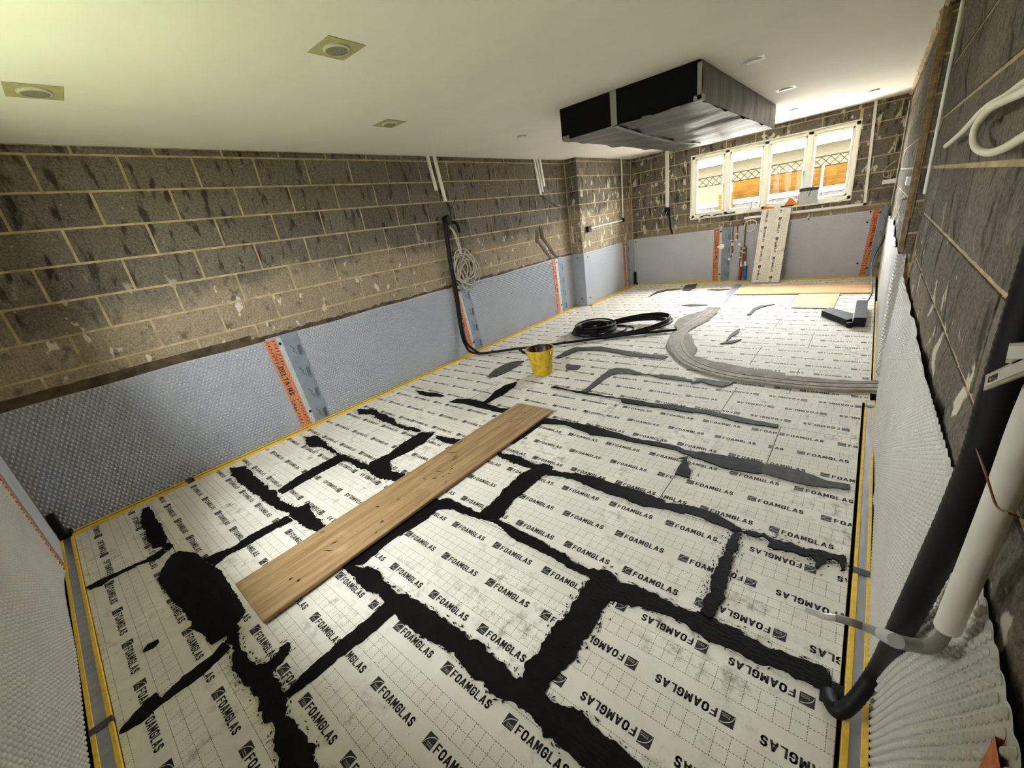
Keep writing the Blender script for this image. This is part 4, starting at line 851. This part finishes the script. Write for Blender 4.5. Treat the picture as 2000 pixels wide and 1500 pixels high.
# black cable coils on the floor
k1 = fl(1157, 645, .03); k2 = fl(1230, 640, .03); runs = []
for k in range(9):
    r = random.uniform(.22, .31); o = (random.uniform(-.05, .05), random.uniform(-.05, .05)); ph = random.uniform(0, 6)
    runs.append([(k1[0]+o[0]+r*math.cos(q+ph), k1[1]+o[1]+r*math.sin(q+ph), .018+.012*k+.006*math.sin(2*q+k)) for q in np.linspace(0, 6.4, 18)])
cable('cable_coil', 'tight coil of black cable lying on the boards', 'cable coil', runs, .013, 'rubber', 7, part='loop', smooth=3)
runs = []
for k, (ca, cb, z) in enumerate(((.56, .34, .10), (.54, .32, .13), (.52, .33, .06), (.55, .35, .08), (.28, .22, .03), (.24, .2, .05), (.5, .30, .045))):
    o = (random.uniform(-.02, .02), random.uniform(-.02, .02)); th = math.radians(33)
    if k in (4, 5): o = (-.15-.05*(k-4), -.22)
    runs.append([(k2[0]+o[0]+ca*math.cos(q)*math.cos(th)-cb*math.sin(q)*math.sin(th), k2[1]+o[1]+ca*math.cos(q)*math.sin(th)+cb*math.sin(q)*math.cos(th), .016+z*(.5+.5*math.cos(q-.3))) for q in np.linspace(0.2*k, 6.4+.2*k, 20)])
cable('cable_coil', 'loose wide loops of black cable on the boards beside the mortar track', 'cable coil', runs, .0135, 'rubber', 7, part='loop', smooth=3)
# plywood, hardboard at the back
q = [fl(1435, 577, .004), fl(1455, 558, .004), fl(1716, 556, .004), fl(1712, 574, .004)]
tag(MB().box((2.55, 7.76, .004), (4.27, 8.46, .022), 0, .002).build('plywood_sheet', 'ply'), 'long pale plywood sheet lying along the back of the floor', 'plywood')
m = MB(); pl = [fl(1545, 601, .006), fl(1627, 603, .006), fl(1641, 574, .006), fl(1562, 573, .006)]; m.prism(pl, (0, 0, .006)); tag(m.build('hardboard_square', 'hardboard'), 'small square buff hardboard lying in front of the plywood', 'hardboard')
# black two-part device
t = thing('folded_device', 'black folded device of two hinged slabs on the floor by right wall', 'device', (4.13, 6.1, 0))
m = MB(); m.prism([(4.115, 6.0, .012), (4.222, 6.0, .012), (4.222, 6.86, .012), (4.115, 6.86, .012)], (0, 0, .10)); m.build('upright_slab', 'black', t)
m = MB(); m.prism([(3.80, 6.46, .012), (4.06, 6.03, .012), (4.105, 6.10, .012), (4.105, 6.32, .012), (3.87, 6.62, .012)], (0, 0, .065)); m.build('flat_slab', 'black', t)
MB().lathe(np.array((4.09, 6.0, .004)), [(.03, 0), (.03, .05), (.02, .055)], 12).build('hinge', 'black', t)
cable('power_lead', 'black lead rising from the folded device up the right corner', 'cable', [[(4.19, 6.86, .07), (4.23, 6.98, .10), at(1703, 568, 1, 7.3), at(1702, 540, 1, 7.7), at(1703, 515, 1, 8.1), at(1710, 495, 1, 8.4), at(1724, 472, 1, 8.7), at(1733, 445, 1, 8.95), at(1738, 415, 1, 9.03)]], .009, 'rubber', 8)
cable('loose_cable', 'small grey wire loop at the orange band in the right corner', 'cable', [[at(x_, y_, 1, 8.97) for x_, y_ in ((1727, 460), (1719, 478), (1708, 491), (1698, 490), (1702, 481), (1709, 476))]], .006, 'grey_cable', 6)
# leaning board at the back
wB, hB = 1.22, .43; o = bpy.data.objects.new('leaning_insulation_board', None); tag(o, 'offcut of printed insulation board leaning upright against the back wall', 'insulation board'); COL.objects.link(o)
top = np.array((2.64, L-.075, 1.21)); bot = np.array((2.60, 8.74, .03)); dx = (bot-top)/np.linalg.norm(bot-top); dy = np.array((1., 0, 0)); dy -= dx*(dx@dy); dy /= np.linalg.norm(dy); dz = np.cross(dx, dy)
o.matrix_world = Matrix(((dx[0], dy[0], dz[0], top[0]), (dx[1], dy[1], dz[1], top[1]), (dx[2], dy[2], dz[2], top[2]), (0, 0, 0, 1)))
link('board_body', board_mesh(wB, hB, .045), None, o); link('board_print', print_mesh(wB, hB, .06), None, o)

# ------------------------------------------------------------------ back wall services
YB = L-.001
t = thing('cable_trunking', 'tall white double trunking on back wall left of the window', 'trunking', (.97, YB, 1.49), 'white cable trunking')
MB().box((.945, YB-.008, 1.49), (1.015, YB, H)).build('back_plate', 'white', t); MB().box((.948, YB-.024, 1.49), (.976, YB-.008, H)).build('cover', 'white', t); MB().box((.984, YB-.024, 1.49), (1.012, YB-.008, H)).build('cover', 'white', t)
t = thing('cable_outlet', 'black socket back box with cable tail below the double trunking', 'back box', (.97, YB, 1.3)); MB().box((.93, YB-.035, 1.37), (1.03, YB, 1.48), 0, .006).build('back_box', 'black', t); MB().tube([(1.0, YB-.02, 1.38), (1.03, YB-.025, 1.25), (1.04, YB-.02, 1.12), (1.08, YB-.015, .98)], .016, 8).build('cable_tail', 'rubber', t, True); MB().tube([(.99, YB-.03, 1.42), (.96, YB-.05, 1.34), (.985, YB-.03, 1.28)], .01, 6).build('cable_tail', 'grey_cable', t, True)
t = thing('cable_trunking', 'white trunking turning from the ceiling to beneath the window at right', 'trunking', (4.0, YB, 1.1), 'white cable trunking')
MB().obox((3.945, YB-.020, H), (.035, 0, 0), (0, .02, 0), (.05, 0, 1.10-H)).build('upright_length', 'white', t); MB().obox((2.36, YB-.020, 1.10), (1.67, 0, -.005), (0, .02, 0), (0, 0, .035)).build('level_length', 'white', t)
# pipes and valves
t = thing('pipe_manifold', 'copper pipes with white fittings rising to the back wall', 'pipes', (2.33, 9.0, .0)); YPp = L-.05
def vpipe(x0, z0, x1, z1, r=.011, mat='copper', name='copper_pipe'): MB().tube([(x0, YPp, z0), ((x0+x1)/2, YPp, (z0+z1)/2), (x1, YPp, z1)], r, 8, 2).build(name, mat, t, True)
vpipe(2.19, 1.03, 2.19, .60); vpipe(2.205, .60, 2.17, .41); vpipe(2.265, 1.02, 2.27, .76); vpipe(2.40, 1.04, 2.385, .30); vpipe(2.345, .62, 2.33, .26)
vpipe(2.36, .27, 2.345, .02, .026, 'red', 'red_lagging'); vpipe(2.43, .28, 2.425, .02, .03, 'blue', 'blue_lagging'); vpipe(2.36, .35, 2.36, .27, .018, 'white', 'white_joint'); vpipe(2.425, .36, 2.43, .28, .02, 'white', 'white_joint'); vpipe(2.42, .62, 2.42, .36, .014)
for x, z in ((2.18, .755), (2.255, .76), (2.26, .86), (2.40, .60), (2.35, .55), (2.20, .51), (2.40, .52), (2.345, .44)): MB().box((x-.022, YPp-.016, z-.009), (x+.022, YPp+.016, z+.009), 0, .004).build('pipe_clip', 'white', t)
for x, z in ((2.20, .685), (2.315, .675), (2.16, .42)): MB().lathe(np.array((x, YPp-.03, z)), [(.024, 0), (.026, .02), (.018, .045)], 14, axis=1).build('valve_cap', 'white', t, True)
c = (2.015, YPp-.02, .66); t = thing('waste_outlet', 'round white pipe end poking through the back wall membrane', 'pipe end', c); MB().lathe(np.array(c), [(.045, 0), (.047, .03), (.04, .055)], 20, axis=1).build('socket', 'white', t, True); MB().lathe(np.array(c)+(-.055, .01, 0), [(.022, 0), (.022, .03)], 12, axis=1).build('side_port', 'white', t, True)
cable('cable_loop', 'cream cable ring hanging at the top of the copper pipes', 'cable', [[(2.47+.095*math.cos(q), YB-.03, .985+.095*math.sin(q)+.01*math.cos(2*q)) for q in np.linspace(2.2, 8.7, 18)]], .010, 'cream_cable', 8, smooth=3)
t = thing('socket_plate', 'small pale plate inside the cream cable ring', 'plate', (2.50, YB-.02, .95)); MB().box((2.46, YB-.028, .94), (2.53, YB-.012, 1.01), 0, .004).build('plate', 'lap', t); MB().lathe(np.array((2.36, YB-.03, 1.02)), [(.018, 0), (.018, .02)], 10, axis=1).build('grommet', 'black', t)
# right of the window
cable('cable_loop', 'pale cable loop on back wall above the white socket strip', 'cable', [[at(1752, 313, 1, YB-.02), at(1738, 322, 1, YB-.02), at(1727, 333, 1, YB-.02), at(1727, 345, 1, YB-.02), at(1738, 347, 1, YB-.02), at(1745, 338, 1, YB-.02), at(1748, 325, 1, YB-.02)]], .007, 'lightcable', 6)
a = at(1723, 356, 1, YB); b = at(1753, 350, 1, YB); t = thing('socket_strip', 'short white socket strip on back wall by the right corner', 'socket strip', tuple(map(float, a))); MB().obox((a[0], YB-.03, a[2]-.03), (b[0]-a[0], 0, 0), (0, .03, 0), (0, 0, .06)).build('strip_body', 'white', t)

# ------------------------------------------------------------------ things on the window sill
ZS = WZ0+.005; YS = L+.02
t = thing('set_square', 'white triangular square propped on the window sill', 'set square', (2.45, YS, ZS))
m = MB(); o3 = [(2.37, YS, ZS), (2.63, YS, ZS), (2.47, YS+.015, ZS+.15)]; i3 = [(2.43, YS, ZS+.025), (2.56, YS, ZS+.025), (2.475, YS+.012, ZS+.105)]
vs = o3+i3; vs += [(x, y+.006, z) for x, y, z in vs]; m.add(vs, [(0, 1, 4, 3), (1, 2, 5, 4), (2, 0, 3, 5), (6, 9, 10, 7), (7, 10, 11, 8), (8, 11, 9, 6), (0, 6, 7, 1), (1, 7, 8, 2), (2, 8, 6, 0), (3, 4, 10, 9), (4, 5, 11, 10), (5, 3, 9, 11)]); m.build('triangle_frame', 'white', t)
MB().tube([(2.44, YS-.004, ZS+.03), (2.46, YS, ZS+.07), (2.50, YS+.003, ZS+.08)], .006, 6).build('scale_mark', 'grey_cable', t)
t = thing('orange_wedge', 'flat orange wedge lying on the window sill', 'wedge', (2.72, YS, ZS)); m = MB(); m.prism([(2.64, YS-.02, ZS), (2.82, YS-.02, ZS), (2.80, YS-.02, ZS+.02), (2.66, YS-.02, ZS+.05)], (0, .05, 0)); m.build('wedge_body', 'orange_block', t)
t = thing('orange_block', 'pointed orange block standing on the window sill', 'block', (3.02, YS, ZS)); m = MB(); m.prism([(2.94, YS-.01, ZS), (3.13, YS-.01, ZS), (3.12, YS-.01, ZS+.04), (3.06, YS, ZS+.13), (3.02, YS, ZS+.135), (2.97, YS-.01, ZS+.05)], (0, .03, 0)); m.build('block_body', 'orange_block', t)
t = thing('storage_box', 'grey box with dark lid and hanging cord on the window sill', 'box', (3.27, YS-.01, ZS)); MB().box((3.15, YS-.03, ZS), (3.41, YS+.012, ZS+.20), 0, .006).build('box_body', 'lap', t); MB().box((3.145, YS-.033, ZS+.20), (3.415, YS+.012, ZS+.25), 0, .005).build('lid', 'patch', t)
MB().tube([(3.34, YS-.036, ZS+.26), (3.31, YS-.038, ZS+.20), (3.29, YS-.036, ZS+.14), (3.28, YS-.036, ZS+.12)], .005, 6).build('cord', 'rubber', t); MB().box((3.138, YS-.035, ZS), (3.148, YS-.02, ZS+.19)).build('red_edge', 'red', t)
for i, (x, l, lab) in enumerate(((1.62, .16, 'black bent tool at the left end of the window sill'), (1.86, .12, 'dark small tool on the window sill beside the first mullion'), (2.05, .15, 'thin dark tool on the window sill under the second pane'))):
    t = thing('hand_tool', lab, 'tool', (x, YS-.01, ZS)); MB().tube([(x, YS-.02, ZS+.012), (x+l*.5, YS-.015, ZS+.03-.01*i), (x+l, YS-.01, ZS+.014)], .010, 6).build('tool_body', 'rubber', t, True); MB().box((x-.03, YS-.028, ZS), (x+.02, YS-.005, ZS+.018), 0, .003).build('tool_head', 'black', t)
MB_ = MB().box((2.90, YS-.03, ZS), (3.09, YS-.018, ZS+.02), 0, .003); t = thing('pencil_strip', 'dark strip lying on the window sill before the orange block', 'strip', (3.0, YS-.02, ZS)); MB_.build('strip_body', 'rubber', t)

# ------------------------------------------------------------------ right wall things
t = thing('timber_batten', 'upright old timber batten at the recess in right wall', 'batten', (W-.01, RY1+.02, .96))
MB().box((W-.022, RY1-.01, .96), (W+.012, RY1+.055, H-.002), 0, .003).build('batten', 'timber', t); MB().box((W+.012, RY1-.006, 1.2), (W+.022, RY1-.001, H-.03)).build('batten_lip', 'timber', t)
MB().box((W-.05, RY1+.02, 1.33), (W+.01, RY1+.03, 1.345)).build('splinter', 'timber', t)
MB().box((W-.035, RY1+.3, 1.42), (W-.004, RY1+.48, 1.485), 0, .006).build('fixing_plate', 'white', t)
cable('straight_conduit', 'thin straight white conduit down right wall by the recess', 'conduit', [[(W-.014, 3.47, H), (W-.014, 3.46, 1.9), (W-.014, 3.43, 1.42)]], .0075, 'white', 10, smooth=2)
cable('corner_wire', 'thin white wire down the far right corner', 'wire', [[(W-.015, L-.03, H-.1), (W-.012, L-.03, 1.6), (W-.015, L-.03, 1.05)]], .006, 'white', 6, smooth=2)
X = W-.03
f1 = [at(1848, 285, 0, X), at(1880, 258, 0, X), at(1923, 213, 0, X), at(1967, 187, 0, X), at(2005, 160, 0, X), at(2060, 135, 0, X)]
f2 = [at(2060, 145, 0, X-.012), at(2000, 178, 0, X-.015), at(1960, 197, 0, X-.015), at(1930, 215, 0, X-.012), at(1907, 245, 0, X), at(1901, 270, 0, X), at(1908, 290, 0, X), at(1930, 298, 0, X), at(1960, 290, 0, X), at(2000, 267, 0, X), at(2050, 240, 0, X)]
cable('flexible_conduit', 'white flexible conduit looping across upper right wall', 'conduit', [f1, f2], .0078, 'cream_cable', 12, part='conduit')
# thick black pipe into the floor
X = W-.05
pp = [at(2120, 330, 0, X), at(2072, 440, 0, X), at(2030, 560, 0, X), at(1990, 680, 0, X), at(1950, 800, 0, X), at(1921, 893, 0, X), at(1870, 1010, 0, X), at(1815, 1120, 0, X), at(1764, 1220, 0, X), at(1715, 1304, 2, .22), at(1672, 1365, 2, .085), at(1640, 1390, 2, .04), at(1624, 1375, 2, .025), at(1620, 1355, 2, .0)]
cable('service_duct', 'thick black corrugated duct curving down right wall into the floor', 'duct', [pp], .0205, 'rubber', 16, part='duct', smooth=14, ridge=.0012)
t = thing('floor_notch', 'dark square notch in the board edge where the duct enters the floor', 'notch', tuple(map(float, fl(1618, 1360)))); c = fl(1618, 1352)
MB().box((c[0]-.022, c[1]-.045, .001), (c[0]+.045, c[1]+.045, .0035)).build('notch_liner', 'darkbase', t)
# white conduit with grey cables
X = W-.04
wc = [at(2040, 760, 0, X), at(2005, 840, 0, X), at(1960, 960, 0, X), at(1905, 1095, 0, X), at(1850, 1226, 0, X)]
cable('rigid_conduit', 'thick white conduit sloping down right wall beside the black duct', 'conduit', [wc], .0148, 'white', 16, part='conduit')
for k, lab in ((0, 'upper grey cable leaving the white conduit'), (1, 'lower grey cable leaving the white conduit')):
    of = np.array((0, .004, -.014))*k
    cr_ = [at(1856, 1212, 0, X)+of, at(1843, 1240, 0, X)+of, at(1822, 1258, 0, X-.004)+of, at(1785, 1256, 0, X-.012)+of, at(1745, 1246, 0, X-.03)+of, at(1700, 1227, 2, .50)+of*.6, at(1660, 1213, 2, .49)+of*.5, at(1632, 1206, 2, .485)+of*.3]
    cable('grey_cable', lab, 'cable', [cr_], .0085, 'grey_cable', 10)
te = [at(1634, 1206, 2, .482), at(1612, 1204, 2, .48), at(1590, 1196, 2, .48), at(1572, 1190, 2, .48)]
cable('cable_end_tape', 'silver taped end of the grey cables', 'tape', [te], .0085, 'film', 8)
a, b = at(1738, 1250, 0, X-.036), at(1752, 1255, 0, X-.03); cable('cable_collar', 'pale tape collar round the grey cables over the black duct', 'tape', [[at(1724, 1239, 0, X-.05), (at(1724, 1239, 0, X-.05)+at(1750, 1252, 0, X-.045))/2, at(1750, 1252, 0, X-.045)]], .0115, 'lap', 10, part='collar')
cable('tie_wire', 'thin wire tied round the white conduit', 'wire', [[at(1905, 870, 0, X-.02), at(1925, 925, 0, X-.03), at(1945, 985, 0, X-.022), at(1965, 1000, 0, X-.02), at(1990, 1010, 0, X-.01)]], .0012, 'copper', 5)
# tags tied to the duct
def tagplate(label, c0, c1, hgt, txt, xx, tipw):
    A, B = at(*c0, 0, xx), at(*c1, 0, xx); d = B-A; ln = np.linalg.norm(d); d /= ln; n = np.array((-1., 0, 0)); u = np.cross(d, n); u /= np.linalg.norm(u)
    if u[2] < 0: u = -u
    t = thing('cable_tag', label, 'tag', tuple(map(float, A)))
    MB().obox(A-u*hgt/2, d*ln, u*hgt, n*.002).build('tag_body', 'tag', t)
    MB().obox(A-u*hgt*.28+d*tipw, d*(ln-tipw), u*hgt*.62, n*.0026).build('paper_insert', 'tagpaper', t)
    if txt:
        tv, tf = text2d(txt, .034, hgt*.42, .0, 3); P = [A+d*(tipw+.006+p[0])+u*(-hgt*.18+p[1])+n*.0031 for p in tv]; m = MB(); m.add(P, tf); m.build('lettering', 'ink', t)
    return t
tagplate('slanted white cable tag lettered COM on the black duct', (1928, 748), (2030, 705), .018, 'COM', W-.076, .012)
tagplate('shorter white cable tag above the lettered one on the black duct', (1973, 690), (2040, 690), .020, None, W-.076, .004)
